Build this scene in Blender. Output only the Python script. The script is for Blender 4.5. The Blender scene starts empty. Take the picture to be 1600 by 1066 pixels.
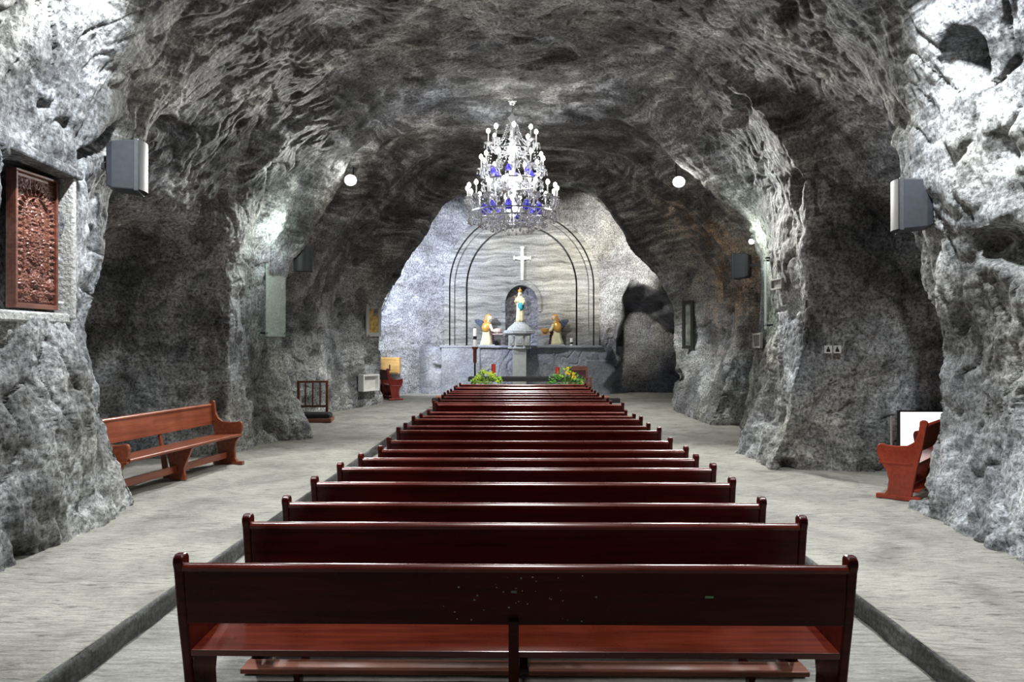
import bpy, math, random
import numpy as np
from mathutils import Vector, Matrix

random.seed(7)
SC = bpy.context.scene
COL = SC.collection
PI = math.pi

# ------------------------------------------------------------------ camera, world, exposure
CAMH = 1.81            # eye height above the side aisles
FPX = 1155.0           # focal length in pixels of the 1600 wide frame
VPX, HOR = 815.0, 537.0
def W(px, py, y):      # picture position at a known depth -> metres
    return ((px - VPX) * y / FPX, y, CAMH + (HOR - py) * y / FPX)

cam_d = bpy.data.cameras.new('camera'); cam = bpy.data.objects.new('camera', cam_d); COL.objects.link(cam)
cam_d.sensor_width = 36; cam_d.lens = 36 * FPX / 1600; cam_d.clip_end = 200; cam_d.clip_start = 0.05
cam.location = (0, 0, CAMH)
cam.rotation_euler = (PI / 2 + math.atan(4 / FPX), 0, math.atan(15 / FPX))
SC.camera = cam
SC.view_settings.view_transform = 'Standard'; SC.view_settings.look = 'None'
SC.view_settings.gamma = 1; SC.view_settings.use_curve_mapping = False
SC.view_settings.exposure = 0.38

world = bpy.data.worlds.new('cave_air'); SC.world = world; world.use_nodes = True
bg = world.node_tree.nodes['Background']; bg.inputs[0].default_value = (.85, .9, 1, 1); bg.inputs[1].default_value = 0.05

def light(name, kind, loc, power, color=(1, 1, 1), size=.1, rot=None, spot=None, blend=.5, target=None):
    d = bpy.data.lights.new(name, kind); d.energy = power; d.color = color
    if kind == 'AREA': d.size = size
    else: d.shadow_soft_size = size
    if kind == 'SPOT': d.spot_size = math.radians(spot); d.spot_blend = blend
    o = bpy.data.objects.new(name, d); COL.objects.link(o); o.location = loc
    if target is not None:
        o.rotation_euler = (Vector(target) - Vector(loc)).to_track_quat('-Z', 'Y').to_euler()
    return o

COOL = (.96, .98, 1.0); NEUT = (1.0, .99, .96); WARM = (1.0, .96, .82)
# wall floods above the near pillars, out of the top of the frame
light('near_flood_light', 'SPOT', (-3.0, 6.2, 5.45), 900, COOL, .08, spot=112, blend=.6, target=(-4.6, 6.1, 2.2))
light('near_flood_light', 'SPOT', (3.1, 6.3, 5.45), 850, COOL, .08, spot=112, blend=.6, target=(4.7, 6.2, 2.2))
# the two visible floods on the second arch, turned to the pews
light('arch_flood_light', 'SPOT', (-3.2, 13.75, 4.88), 820, NEUT, .09, spot=116, blend=.6, target=(-.5, 7.2, 0))
light('arch_flood_light', 'SPOT', (2.95, 13.75, 4.83), 820, NEUT, .09, spot=116, blend=.6, target=(.5, 7.2, 0))
# the small lamp over the right glass plaque, then the left plaque's light
light('plaque_light', 'POINT', (3.9, 13.1, 3.6), 30, (.92, 1, .9), .05)
light('plaque_light', 'POINT', (-3.95, 12.9, 3.7), 30, (.9, 1, .93), .05)  # unseen light, added to brighten the left plaque
# altar floods behind the third arch
light('altar_flood_light', 'SPOT', (-3.5, 23.4, 4.3), 1050, (.84, .90, 1), .12, spot=110, target=(-3.0, 27.2, 3.4))
light('altar_flood_light', 'SPOT', (3.3, 23.6, 4.9), 800, WARM, .12, spot=80, target=(3.0, 27.2, 4.9))
light('altar_crown_light', 'SPOT', (0, 23.6, 6.0), 480, NEUT, .15, spot=110, target=(0, 27.2, 3.0))  # centre light added to brighten the altar niche
# chandelier glow
for z_, e_ in ((4.3, 13), (4.8, 13), (5.3, 170)):
    light('chandelier_light', 'POINT', (-0.17, 13.5, z_), e_, (.93, .95, 1), .07)
# fill lights added under the nave roof, no lamps hang there
light('nave_fill', 'SPOT', (0, 5.2, 5.9), 560, NEUT, .4, spot=84, blend=.7, target=(0, 5.2, 0))
light('nave_fill', 'SPOT', (0, 11.5, 5.9), 420, NEUT, .4, spot=96, blend=.7, target=(0, 10.0, 0))
light('nave_fill', 'SPOT', (0, 18.2, 6.0), 1700, NEUT, .4, spot=120, blend=.7, target=(0, 18.6, 0))

# ------------------------------------------------------------------ object helpers
def tag(o, label=None, cat=None, group=None, kind=None):
    if label: o['label'] = label
    if cat: o['category'] = cat
    if group: o['group'] = group
    if kind: o['kind'] = kind
    return o
def empty(name, loc, rz=0, **k):
    o = bpy.data.objects.new(name, None); COL.objects.link(o); o.location = loc; o.rotation_euler = (0, 0, rz)
    o.empty_display_size = .1
    return tag(o, **k)
def copy_tree(o, parent=None):
    c = o.copy(); COL.objects.link(c); c.parent = parent
    for ch in list(o.children): copy_tree(ch, c)
    return c

class MB:
    def __init__(s): s.v = []; s.f = []
    def add(s, v, f, m=None):
        n = len(s.v)
        if m is not None: v = [tuple(m @ Vector(p)) for p in v]
        s.v += [tuple(p) for p in v]; s.f += [tuple(i + n for i in q) for q in f]
        return s
    def box(s, x0, x1, y0, y1, z0, z1, m=None):
        v = [(x, y, z) for z in (z0, z1) for y in (y0, y1) for x in (x0, x1)]
        return s.add(v, [(0, 2, 3, 1), (4, 5, 7, 6), (0, 1, 5, 4), (2, 6, 7, 3), (0, 4, 6, 2), (1, 3, 7, 5)], m)
    def rings(s, rings, m=None, cap=True, closed=True):
        n = len(rings[0]); v = [p for r in rings for p in r]; f = []
        for i in range(len(rings) - 1):
            for j in range(n if closed else n - 1):
                k = (j + 1) % n
                f.append((i * n + j, i * n + k, (i + 1) * n + k, (i + 1) * n + j))
        if cap: f.append(tuple(range(n - 1, -1, -1))); f.append(tuple((len(rings) - 1) * n + j for j in range(n)))
        return s.add(v, f, m)
    def lathe(s, prof, n=16, m=None, cx=0, cy=0):
        return s.rings([[(cx + r * math.cos(2 * PI * j / n), cy + r * math.sin(2 * PI * j / n), z) for j in range(n)] for r, z in prof], m)
    def tube(s, pts, r, n=8, m=None):
        pts = [Vector(p) for p in pts]; R = []
        rr = r if isinstance(r, (list, tuple)) else [r] * len(pts)
        t0 = (pts[1] - pts[0]).normalized()
        a = t0.orthogonal().normalized()
        for i, p in enumerate(pts):
            t = (pts[min(i + 1, len(pts) - 1)] - pts[max(i - 1, 0)]).normalized()
            a = (a - t * a.dot(t)).normalized(); b = t.cross(a)
            R.append([tuple(p + (a * math.cos(2 * PI * j / n) + b * math.sin(2 * PI * j / n)) * rr[i]) for j in range(n)])
        return s.rings(R, m)
    def prism(s, poly, axis, a, b, m=None):   # poly in the two other axes
        def P(u, w, t): return {'x': (t, u, w), 'y': (u, t, w), 'z': (u, w, t)}[axis]
        return s.rings([[P(u, w, a) for u, w in poly], [P(u, w, b) for u, w in poly]], m)
    def sphere(s, c, r, n=10, k=6, m=None):
        rx, ry, rz = r if isinstance(r, (list, tuple)) else (r, r, r)
        R = []
        for i in range(k + 1):
            t = -PI / 2 + PI * (i + .02) / (k + .04)
            R.append([(c[0] + rx * math.cos(t) * math.cos(2 * PI * j / n), c[1] + ry * math.cos(t) * math.sin(2 * PI * j / n), c[2] + rz * math.sin(t)) for j in range(n)])
        return s.rings(R, m)
    def build(s, name, mat, parent=None, smooth=False, bevel=0, loc=None, angle=None):
        me = bpy.data.meshes.new(name); me.from_pydata(s.v, [], s.f); me.update()
        bm_fix(me)
        o = bpy.data.objects.new(name, me); COL.objects.link(o)
        if mat: me.materials.append(mat)
        if smooth:
            me.shade_smooth()
            if angle: me.set_sharp_from_angle(angle=math.radians(angle))
        if bevel:
            b = o.modifiers.new('b', 'BEVEL'); b.width = bevel; b.segments = 2; b.limit_method = 'ANGLE'
            b.harden_normals = False
        if parent: o.parent = parent
        if loc: o.location = loc
        return o
import bmesh
def bm_fix(me):
    b = bmesh.new(); b.from_mesh(me); bmesh.ops.recalc_face_normals(b, faces=b.faces); b.to_mesh(me); b.free()

# ------------------------------------------------------------------ materials
def new_mat(name):
    m = bpy.data.materials.new(name); m.use_nodes = True
    nt = m.node_tree; b = nt.nodes['Principled BSDF']
    return m, nt, b
def N(nt, t, **k):
    n = nt.nodes.new(t)
    for a, v in k.items():
        if a.startswith('i_'):
            n.inputs[a[2:].replace('_', ' ')].default_value = v
        else: setattr(n, a, v)
    return n
def plain(name, color, rough=.5, metal=0, coat=0, emit=None, estr=0, trans=0, alpha=1, vary=.12, scale=20, bump=0):
    m, nt, b = new_mat(name)
    if vary:
        tc = N(nt, 'ShaderNodeTexCoord'); no = N(nt, 'ShaderNodeTexNoise', i_Scale=scale, i_Detail=4.0)
        nt.links.new(tc.outputs['Object'], no.inputs['Vector'])
        r = N(nt, 'ShaderNodeValToRGB'); r.color_ramp.elements[0].position = .3; r.color_ramp.elements[1].position = .7
        r.color_ramp.elements[0].color = tuple(c * (1 - vary) for c in color) + (1,)
        r.color_ramp.elements[1].color = tuple(min(1, c * (1 + vary)) for c in color) + (1,)
        nt.links.new(no.outputs['Fac'], r.inputs[0]); nt.links.new(r.outputs[0], b.inputs['Base Color'])
        if bump:
            bp = N(nt, 'ShaderNodeBump', i_Strength=bump, i_Distance=.02); nt.links.new(no.outputs['Fac'], bp.inputs['Height']); nt.links.new(bp.outputs[0], b.inputs['Normal'])
    else: b.inputs['Base Color'].default_value = tuple(color) + (1,)
    b.inputs['Roughness'].default_value = rough; b.inputs['Metallic'].default_value = metal
    b.inputs['Coat Weight'].default_value = coat; b.inputs['Coat Roughness'].default_value = .12
    b.inputs['Transmission Weight'].default_value = trans
    if emit: b.inputs['Emission Color'].default_value = tuple(emit) + (1,); b.inputs['Emission Strength'].default_value = estr
    return m

def ramp(nt, src, stops):
    r = N(nt, 'ShaderNodeValToRGB'); cr = r.color_ramp
    while len(cr.elements) < len(stops): cr.elements.new(.5)
    for e, (p, c) in zip(cr.elements, stops):
        e.position = p; e.color = (c if isinstance(c, tuple) else (c, c, c)) + (1,)
    nt.links.new(src, r.inputs[0]); return r.outputs[0]
def mixc(nt, mode, fac, a, b):
    m = N(nt, 'ShaderNodeMix', data_type='RGBA', blend_type=mode)
    for sock, v in ((0, fac), (6, a), (7, b)):
        if hasattr(v, 'links') or hasattr(v, 'is_linked'): nt.links.new(v, m.inputs[sock])
        else: m.inputs[sock].default_value = v if sock == 0 else tuple(v) + (1,)
    return m.outputs[2]
def vscale(nt, vec, sc, rot=(0, 0, 0)):
    mp = N(nt, 'ShaderNodeMapping'); mp.inputs['Scale'].default_value = sc; mp.inputs['Rotation'].default_value = rot
    nt.links.new(vec, mp.inputs['Vector']); return mp.outputs[0]

def rock_mat(name, tint=(1, 1, 1), strata=.5, speck=1.0, lo=.03, mid=.22, hi=.62, scale=1.0, bump=1.0, patch=0.0, rust=0, dark_high=0):
    m, nt, b = new_mat(name); L = nt.links.new
    co = N(nt, 'ShaderNodeTexCoord').outputs['Object']
    warp = N(nt, 'ShaderNodeTexNoise', i_Scale=.7 * scale, i_Detail=3.0); L(co, warp.inputs['Vector'])
    wv = N(nt, 'ShaderNodeVectorMath', operation='SCALE'); L(warp.outputs['Color'], wv.inputs[0]); wv.inputs['Scale'].default_value = .5
    ad = N(nt, 'ShaderNodeVectorMath', operation='ADD'); L(co, ad.inputs[0]); L(wv.outputs[0], ad.inputs[1]); cw = ad.outputs[0]
    big = N(nt, 'ShaderNodeTexNoise', i_Scale=1.1 * scale, i_Detail=9.0, i_Roughness=.68); L(cw, big.inputs['Vector'])
    st = N(nt, 'ShaderNodeTexNoise', i_Scale=1.0, i_Detail=7.0, i_Roughness=.7); L(vscale(nt, cw, (.7 * scale, .7 * scale, 9 * scale), (.07, .05, 0)), st.inputs['Vector'])
    sp = N(nt, 'ShaderNodeTexNoise', i_Scale=24.0 * scale, i_Detail=6.0, i_Roughness=.75); L(co, sp.inputs['Vector'])
    mk = N(nt, 'ShaderNodeTexVoronoi', feature='F1', i_Scale=1.0); L(vscale(nt, cw, (16 * scale, 16 * scale, 6 * scale), (.5, .3, .2)), mk.inputs['Vector'])
    c1 = ramp(nt, big.outputs['Fac'], [(.30, lo * 1.5), (.48, mid), (.60, mid * 1.5), (.74, hi)])
    c2 = ramp(nt, st.outputs['Fac'], [(.34, lo * 1.5), (.5, mid * 1.1), (.66, hi)])
    c = mixc(nt, 'MIX', strata, c1, c2)
    pt = N(nt, 'ShaderNodeTexNoise', i_Scale=.85 * scale, i_Detail=10.0, i_Roughness=.62, i_Distortion=.4); L(cw, pt.inputs['Vector'])
    c = mixc(nt, 'MULTIPLY', patch, c, ramp(nt, pt.outputs['Fac'], [(.36, .30), (.46, .55), (.51, 1.15), (.66, 1.35)]))
    s2 = ramp(nt, sp.outputs['Fac'], [(.38, .28), (.50, .95), (.61, 1.6)])
    c = mixc(nt, 'MULTIPLY', speck, c, s2)
    hue = N(nt, 'ShaderNodeTexNoise', i_Scale=.5 * scale, i_Detail=2.0); L(co, hue.inputs['Vector'])
    tn = ramp(nt, hue.outputs['Fac'], [(.35, (.93, .96, 1.04)), (.65, (1.03, 1.01, .95))])
    c = mixc(nt, 'MULTIPLY', 1.0, c, tn)
    c = mixc(nt, 'MULTIPLY', 1.0, c, tint)
    if dark_high:      # rock multiplied darker and more banded with height
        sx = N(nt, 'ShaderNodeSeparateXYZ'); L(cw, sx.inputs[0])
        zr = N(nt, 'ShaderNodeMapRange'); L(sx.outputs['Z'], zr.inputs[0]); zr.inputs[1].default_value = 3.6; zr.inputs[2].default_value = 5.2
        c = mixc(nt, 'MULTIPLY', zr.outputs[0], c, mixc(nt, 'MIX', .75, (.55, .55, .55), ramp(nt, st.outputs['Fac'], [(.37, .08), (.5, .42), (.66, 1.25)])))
    if rust:      # iron stains that sit in one part of the rock
        dd = N(nt, 'ShaderNodeVectorMath', operation='DISTANCE'); L(cw, dd.inputs[0]); dd.inputs[1].default_value = (4.9, 17.6, 4.0)
        mr = N(nt, 'ShaderNodeMapRange'); L(dd.outputs['Value'], mr.inputs[0]); mr.inputs[1].default_value = 2.6; mr.inputs[2].default_value = .4; mr.inputs[3].default_value = 0; mr.inputs[4].default_value = 1
        mm = N(nt, 'ShaderNodeMath', operation='MULTIPLY'); L(mr.outputs[0], mm.inputs[0]); L(ramp(nt, big.outputs['Fac'], [(.42, 0), (.56, 1)]), mm.inputs[1])
        c = mixc(nt, 'MULTIPLY', mm.outputs[0], c, (1.3, .85, .5))
    L(c, b.inputs['Base Color']); b.inputs['Roughness'].default_value = .72; b.inputs['Specular IOR Level'].default_value = .35
    b1 = N(nt, 'ShaderNodeBump', i_Strength=.55 * bump, i_Distance=.05); L(big.outputs['Fac'], b1.inputs['Height'])
    b2 = N(nt, 'ShaderNodeBump', i_Strength=.45 * bump, i_Distance=.03); L(mk.outputs['Distance'], b2.inputs['Height']); L(b1.outputs[0], b2.inputs['Normal'])
    b3 = N(nt, 'ShaderNodeBump', i_Strength=.7 * bump, i_Distance=.018); L(sp.outputs['Fac'], b3.inputs['Height']); L(b2.outputs[0], b3.inputs['Normal'])
    b4 = N(nt, 'ShaderNodeBump', i_Strength=.3 * bump, i_Distance=.03); L(st.outputs['Fac'], b4.inputs['Height']); L(b3.outputs[0], b4.inputs['Normal'])
    L(b4.outputs[0], b.inputs['Normal'])
    return m

M_WALL = rock_mat('salt_rock_wall', (.98, 1, .98), strata=.25, lo=.05, mid=.26, hi=.75, patch=.85, rust=1, dark_high=1)
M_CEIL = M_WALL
M_ALTROCK = rock_mat('altar_rock', (.98, .98, 1.02), strata=.25, lo=.06, mid=.28, hi=.62, patch=.3)
M_STRATA = rock_mat('smooth_strata_rock', (1.0, 1.0, .98), strata=.9, speck=.4, lo=.05, mid=.22, hi=.42, bump=.2)
M_PEBBLE = rock_mat('pebbled_niche', (.9, .92, 1.05), strata=.1, lo=.03, mid=.2, hi=.6, scale=1.6)
M_BLOCK = rock_mat('altar_block_rock', (.92, .96, 1.08), strata=.2, speck=.5, lo=.15, mid=.33, hi=.5, bump=.4)

def floor_mat(name, base, dark):
    m, nt, b = new_mat(name); L = nt.links.new
    co = N(nt, 'ShaderNodeTexCoord').outputs['Object']
    n1 = N(nt, 'ShaderNodeTexNoise', i_Scale=1.3, i_Detail=7.0, i_Roughness=.65, i_Distortion=.6); L(co, n1.inputs['Vector'])
    n2 = N(nt, 'ShaderNodeTexNoise', i_Scale=1.0, i_Detail=5.0, i_Roughness=.7, i_Distortion=.4); L(vscale(nt, co, (5, 26, 5), (0, 0, .25)), n2.inputs['Vector'])
    n3 = N(nt, 'ShaderNodeTexNoise', i_Scale=60.0, i_Detail=3.0); L(co, n3.inputs['Vector'])
    c1 = ramp(nt, n1.outputs['Fac'], [(.32, tuple(x * .62 for x in base)), (.5, base), (.7, tuple(min(1, x * 1.25) for x in base))])
    c2 = ramp(nt, n2.outputs['Fac'], [(.34, dark), (.42, .8), (.5, .98), (.7, 1.15)])
    c = mixc(nt, 'MULTIPLY', .8, c1, c2)
    c3 = ramp(nt, n3.outputs['Fac'], [(.3, .8), (.7, 1.15)]); c = mixc(nt, 'MULTIPLY', .7, c, c3)
    L(c, b.inputs['Base Color']); b.inputs['Roughness'].default_value = .62; b.inputs['Specular IOR Level'].default_value = .35
    b1 = N(nt, 'ShaderNodeBump', i_Strength=.9, i_Distance=.03); L(n2.outputs['Fac'], b1.inputs['Height'])
    b2 = N(nt, 'ShaderNodeBump', i_Strength=.4, i_Distance=.01); L(n1.outputs['Fac'], b2.inputs['Height']); L(b1.outputs[0], b2.inputs['Normal'])
    L(b2.outputs[0], b.inputs['Normal'])
    return m
M_FLOOR = floor_mat('worn_salt_floor', (.37, .365, .325), .28)
M_FLOOR2 = floor_mat('sunken_floor_stone', (.34, .34, .315), .5)
M_KERB = rock_mat('kerb_stone', (.95, 1, .97), strata=.5, speck=.6, lo=.02, mid=.08, hi=.25, scale=1.5, bump=.5)

def wood_mat(name, dark, light_, rough=.28, coat=.6, spec=.4):
    m, nt, b = new_mat(name); L = nt.links.new
    co = N(nt, 'ShaderNodeTexCoord').outputs['Object']
    n = N(nt, 'ShaderNodeTexNoise', i_Scale=1.0, i_Detail=6.0, i_Roughness=.6, i_Distortion=.3); L(vscale(nt, co, (1.6, 22, 22)), n.inputs['Vector'])
    c = ramp(nt, n.outputs['Fac'], [(.32, dark), (.68, light_)])
    n2 = N(nt, 'ShaderNodeTexNoise', i_Scale=3.0, i_Detail=4.0); L(co, n2.inputs['Vector'])
    c = mixc(nt, 'MULTIPLY', .6, c, ramp(nt, n2.outputs['Fac'], [(.35, .75), (.65, 1.2)]))
    L(c, b.inputs['Base Color'])
    L(ramp(nt, n2.outputs['Fac'], [(.3, rough * .8), (.7, rough * 1.3)]), b.inputs['Roughness'])
    b.inputs['Coat Weight'].default_value = coat; b.inputs['Coat Roughness'].default_value = .16; b.inputs['Specular IOR Level'].default_value = spec
    bp = N(nt, 'ShaderNodeBump', i_Strength=.06, i_Distance=.01); L(n.outputs['Fac'], bp.inputs['Height']); L(bp.outputs[0], b.inputs['Normal'])
    return m
M_MAHOG = wood_mat('mahogany_varnish', (.05, .004, .0035), (.12, .013, .008), coat=.06, spec=.22)
M_RAIL = wood_mat('rail_varnish', (.11, .011, .006), (.20, .024, .012), rough=.25, coat=.8)
M_SEAT = wood_mat('seat_varnish', (.11, .013, .006), (.24, .036, .015), rough=.3)
M_KNEEL = wood_mat('kneeler_wood', (.30, .10, .06), (.5, .2, .13), rough=.55, coat=.05)
M_BENCH = wood_mat('bench_orange_wood', (.17, .036, .014), (.29, .075, .03), rough=.35, coat=.4)
M_BENCHR = wood_mat('bench_red_wood', (.24, .028, .012), (.34, .05, .02), rough=.35, coat=.4)
M_REDW = wood_mat('small_red_wood', (.22, .02, .016), (.34, .04, .03), rough=.35, coat=.4)
M_RACK = wood_mat('rack_wood', (.15, .05, .03), (.27, .10, .06), rough=.5, coat=.1)
M_PALEWOOD = wood_mat('yellow_wood', (.62, .36, .12), (.8, .52, .2), rough=.5, coat=.1)
M_CARVE = wood_mat('carved_walnut', (.09, .03, .02), (.22, .085, .055), rough=.4, coat=.25)
M_BLACK = plain('black_cloth', (.012, .012, .014), .7)
M_GREY = plain('speaker_grey', (.036, .039, .048), .45)
M_GREYL = plain('speaker_light_grey', (.05, .053, .06), .4)
M_MESH = plain('speaker_grille', (.012, .013, .015), .5, vary=.4, scale=300)
M_METAL = plain('dark_metal', (.06, .06, .065), .35, metal=.8)
M_LAMP = plain('lamp_glass', (1, 1, 1), .3, emit=(1, .99, .95), estr=60, vary=0)
M_LAMP2 = plain('small_lamp_glass', (1, 1, 1), .3, emit=(.95, 1, .9), estr=18, vary=0)
M_WHITE = plain('white_paint', (.75, .76, .74), .5)

# ------------------------------------------------------------------ 3-D noise in numpy
_rng = np.random.RandomState(11)
_P = np.arange(256); _rng.shuffle(_P); _P = np.concatenate([_P, _P, _P])
_G = _rng.randn(256, 3).astype(np.float32); _G /= np.linalg.norm(_G, axis=1, keepdims=True)
def perlin(p):
    p = np.asarray(p, np.float32); i = np.floor(p).astype(np.int32); f = p - i; i &= 255
    u = f * f * f * (f * (f * 6 - 15) + 10)
    out = 0
    for dx in (0, 1):
        wx = u[..., 0] if dx else 1 - u[..., 0]
        for dy in (0, 1):
            wy = u[..., 1] if dy else 1 - u[..., 1]
            for dz in (0, 1):
                wz = u[..., 2] if dz else 1 - u[..., 2]
                h = _P[_P[_P[(i[..., 0] + dx) & 255] + ((i[..., 1] + dy) & 255)] + ((i[..., 2] + dz) & 255)]
                g = _G[h]
                d = g[..., 0] * (f[..., 0] - dx) + g[..., 1] * (f[..., 1] - dy) + g[..., 2] * (f[..., 2] - dz)
                out = out + wx * wy * wz * d
    return out * 1.6
def ridged(p): return 1 - 2 * np.abs(perlin(p))
def sstep(a, b, x): t = np.clip((x - a) / (b - a), 0, 1); return t * t * (3 - 2 * t)

def grid_object(name, P, mat, kind='structure'):
    n, m = P.shape[:2]
    me = bpy.data.meshes.new(name)
    co = P.reshape(-1, 3).astype(np.float32)
    idx = np.arange(n * m).reshape(n, m)
    q = np.stack([idx[:-1, :-1], idx[:-1, 1:], idx[1:, 1:], idx[1:, :-1]], -1).reshape(-1, 4)
    me.vertices.add(len(co)); me.vertices.foreach_set('co', co.ravel())
    me.loops.add(q.size); me.loops.foreach_set('vertex_index', q.ravel().astype(np.int32))
    me.polygons.add(len(q)); me.polygons.foreach_set('loop_start', np.arange(0, q.size, 4, dtype=np.int32))
    me.polygons.foreach_set('loop_total', np.full(len(q), 4, np.int32))
    me.update(calc_edges=True); me.validate(); me.shade_smooth()
    me.materials.append(mat)
    o = bpy.data.objects.new(name, me); COL.objects.link(o)
    if kind: o['kind'] = kind
    return o

def rock_disp(P, amp=1.0):
    big = perlin(P * .45 + 3.1) * .13 + perlin(P * 1.1 + 17.3) * .10
    Q = P + .25 * np.stack([perlin(P * 1.3 + 40), perlin(P * 1.3 + 60), perlin(P * 1.3 + 80)], -1)
    mid = .03 - np.abs(perlin(Q * 1.9 + 5.5)) * (.11 - .05 * sstep(3.2, 2.0, P[..., 2]))
    Q = P + .25 * np.stack([perlin(P * 1.3 + 40), perlin(P * 1.3 + 60), perlin(P * 1.3 + 80)], -1)
    slash = ridged(Q * np.array([2.6, 2.6, 1.1]) + 9.0); slash = np.clip(slash - .86, 0, 1) * .40     # cut grooves
    small = np.abs(perlin(Q * np.array([6.5, 6.5, 3.6]) + 2.2)) * -.035 + perlin(P * 14.) * .012 + np.abs(perlin(P * 27. + 4)) * .008
    pit = np.clip(perlin(P * 1.7 + 71) - .50, 0, 1) * .9
    return (big + mid + slash + small + pit) * amp

# ------------------------------------------------------------------ the cave
CROWN = [(-5, 6.2), (9, 6.25), (13.7, 6.17), (16.3, 6.15), (19, 6.75), (22, 6.35), (24, 7.4), (29, 7.4)]
NEAR = [(3.95, -.5), (4.05, 0), (4.3, .8), (4.45, 1.9), (4.45, 3), (4.25, 4.2), (3.7, 5.1), (2.6, 5.8), (1.2, 6.15), (0, 6.25)]
NEARP = [(4.0, -.5), (4.05, 0), (4.18, .8), (4.33, 1.9), (4.36, 3), (4.3, 3.8), (4.0, 4.6), (3.5, 5.3), (2.6, 5.8), (1.2, 6.15), (0, 6.25)]
DEEP = [(8, -.5), (8, 0), (8, 1.8), (7, 2.9), (4.9, 3.75), (4.4, 4.4), (3.7, 5.1), (2.6, 5.8), (1.2, 6.15), (0, 6.25)]
EDGE1L = [(4.15, -.5), (4.25, 0), (4.47, .48), (4.73, 1.06), (4.85, 1.42), (4.89, 1.93), (4.76, 2.3), (4.63, 2.8), (4.6, 3.46), (4.25, 4.4), (3.7, 5.15), (2.6, 5.85), (1.2, 6.15), (0, 6.25)]
EDGE1R = [(4.1, -.5), (4.2, 0), (4.42, .49), (4.6, 1.07), (4.61, 1.64), (4.5, 2.08), (4.38, 2.5), (4.31, 2.94), (4.25, 3.4), (4.1, 4.2), (3.7, 5.0), (2.7, 5.75), (1.2, 6.15), (0, 6.25)]
PIL2L = [(4.6, -.5), (4.6, 0), (4.75, 1), (4.7, 2), (4.65, 3), (4.3, 4.1), (3.6, 5), (2.5, 5.8), (1.2, 6.15), (0, 6.2)]
EDGE2L = [(3.95, -.5), (4.0, 0), (4.33, .78), (4.62, 1.52), (4.67, 2.27), (4.58, 3.26), (4.27, 3.69), (3.9, 4.25), (3.53, 4.8), (3.16, 5.24), (2.17, 5.8), (1.42, 6.04), (0, 6.17)]
PIL2R = [(3.5, -.5), (3.55, 0), (3.8, .7), (3.95, 1.5), (4.1, 3), (4.0, 4.2), (3.5, 5), (2.5, 5.8), (1.2, 6.2), (0, 6.2)]
EDGE2R = [(3.93, -.5), (3.97, 0), (4.15, 1.06), (4.30, 1.77), (4.36, 2.49), (4.36, 3.3), (4.09, 3.97), (3.74, 4.38), (3.26, 4.8), (2.9, 5.1), (2.2, 5.57), (1.25, 5.93), (0, 6.17)]
WALL3L = [(4.8, -.5), (4.85, 0), (5.0, 1), (5.1, 2.2), (4.9, 3.4), (4.4, 4.5), (3.4, 5.5), (2.3, 6.3), (1.2, 6.7), (0, 6.75)]
RIBL = [(6.5, -.5), (6.5, 0), (6.3, 1.6), (5.4, 2.5), (4.6, 3.6), (3.9, 4.6), (3.2, 5.2), (2.5, 5.62), (.93, 6.1), (0, 6.15)]
EDGE3L = [(4.1, -.5), (4.15, 0), (4.15, 1), (4.15, 2.4), (4.0, 3.1), (3.1, 4.6), (2.2, 5.65), (1.05, 6.25), (0, 6.35)]
WALL3R = [(4.1, -.5), (4.1, 0), (4.4, .7), (4.85, 2), (4.9, 3), (4.6, 4), (3.8, 4.9), (2.5, 5.8), (1.2, 6.2), (0, 6.3)]
EDGE3R = [(4.1, -.5), (4.15, 0), (4.17, 1), (4.1, 2.8), (3.8, 3.5), (3.28, 4.0), (2.75, 4.95), (2.04, 5.5), (1.15, 6.05), (0, 6.3)]
TRANS = [(8, -.5), (8, 0), (8, 1.8), (7, 2.9), (5.2, 3.7), (4.7, 4.5), (4.2, 5.5), (3.2, 6.5), (1.6, 7.2), (0, 7.4)]
ALCL = [(4.75, -.5), (4.8, 0), (4.9, 1.8), (4.9, 2.9), (4.7, 3.7), (4.5, 4.5), (4.1, 5.5), (3.2, 6.5), (1.6, 7.2), (0, 7.4)]
LEFT = [(-5, NEAR), (5, NEAR), (7.15, NEARP), (8.0, EDGE1L), (8.3, EDGE1L), (8.75, DEEP), (10.9, DEEP), (12.0, PIL2L), (13.2, PIL2L), (14.3, EDGE2L), (15.0, DEEP), (16.6, RIBL), (18.2, WALL3L), (20, WALL3L), (22, EDGE3L), (22.7, TRANS), (25.2, TRANS), (26.4, ALCL), (28.2, ALCL)]
RIGHT = [(-5, NEAR), (5, NEAR), (7.6, EDGE1R), (8.2, EDGE1R), (8.6, DEEP), (10.25, DEEP), (10.75, PIL2R), (12, PIL2R), (13.7, EDGE2R), (14.4, DEEP), (15.6, DEEP), (16.6, WALL3R), (19, WALL3R), (20.5, EDGE3R), (21.3, TRANS), (28.2, TRANS)]
NT, NY, NF = 760, 860, 2600
TH = np.radians(np.linspace(-3.2, 183.2, NT))
def radii(pts, th):   # th in 0..90 deg, measured from the floor
    x = np.array([p[0] for p in pts], float); z = np.array([p[1] for p in pts], float)
    a = np.arctan2(z, x); r = np.hypot(x, z)
    # resample each chord as a straight line in space
    A, R = [], []
    for k in range(len(pts) - 1):
        t = np.linspace(0, 1, 12, endpoint=False); xx = x[k] + (x[k + 1] - x[k]) * t; zz = z[k] + (z[k + 1] - z[k]) * t
        A += list(np.arctan2(zz, xx)); R += list(np.hypot(xx, zz))
    A.append(a[-1]); R.append(r[-1])
    return np.interp(th, A, R)
YF = np.linspace(-5, 28, NF)
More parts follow.
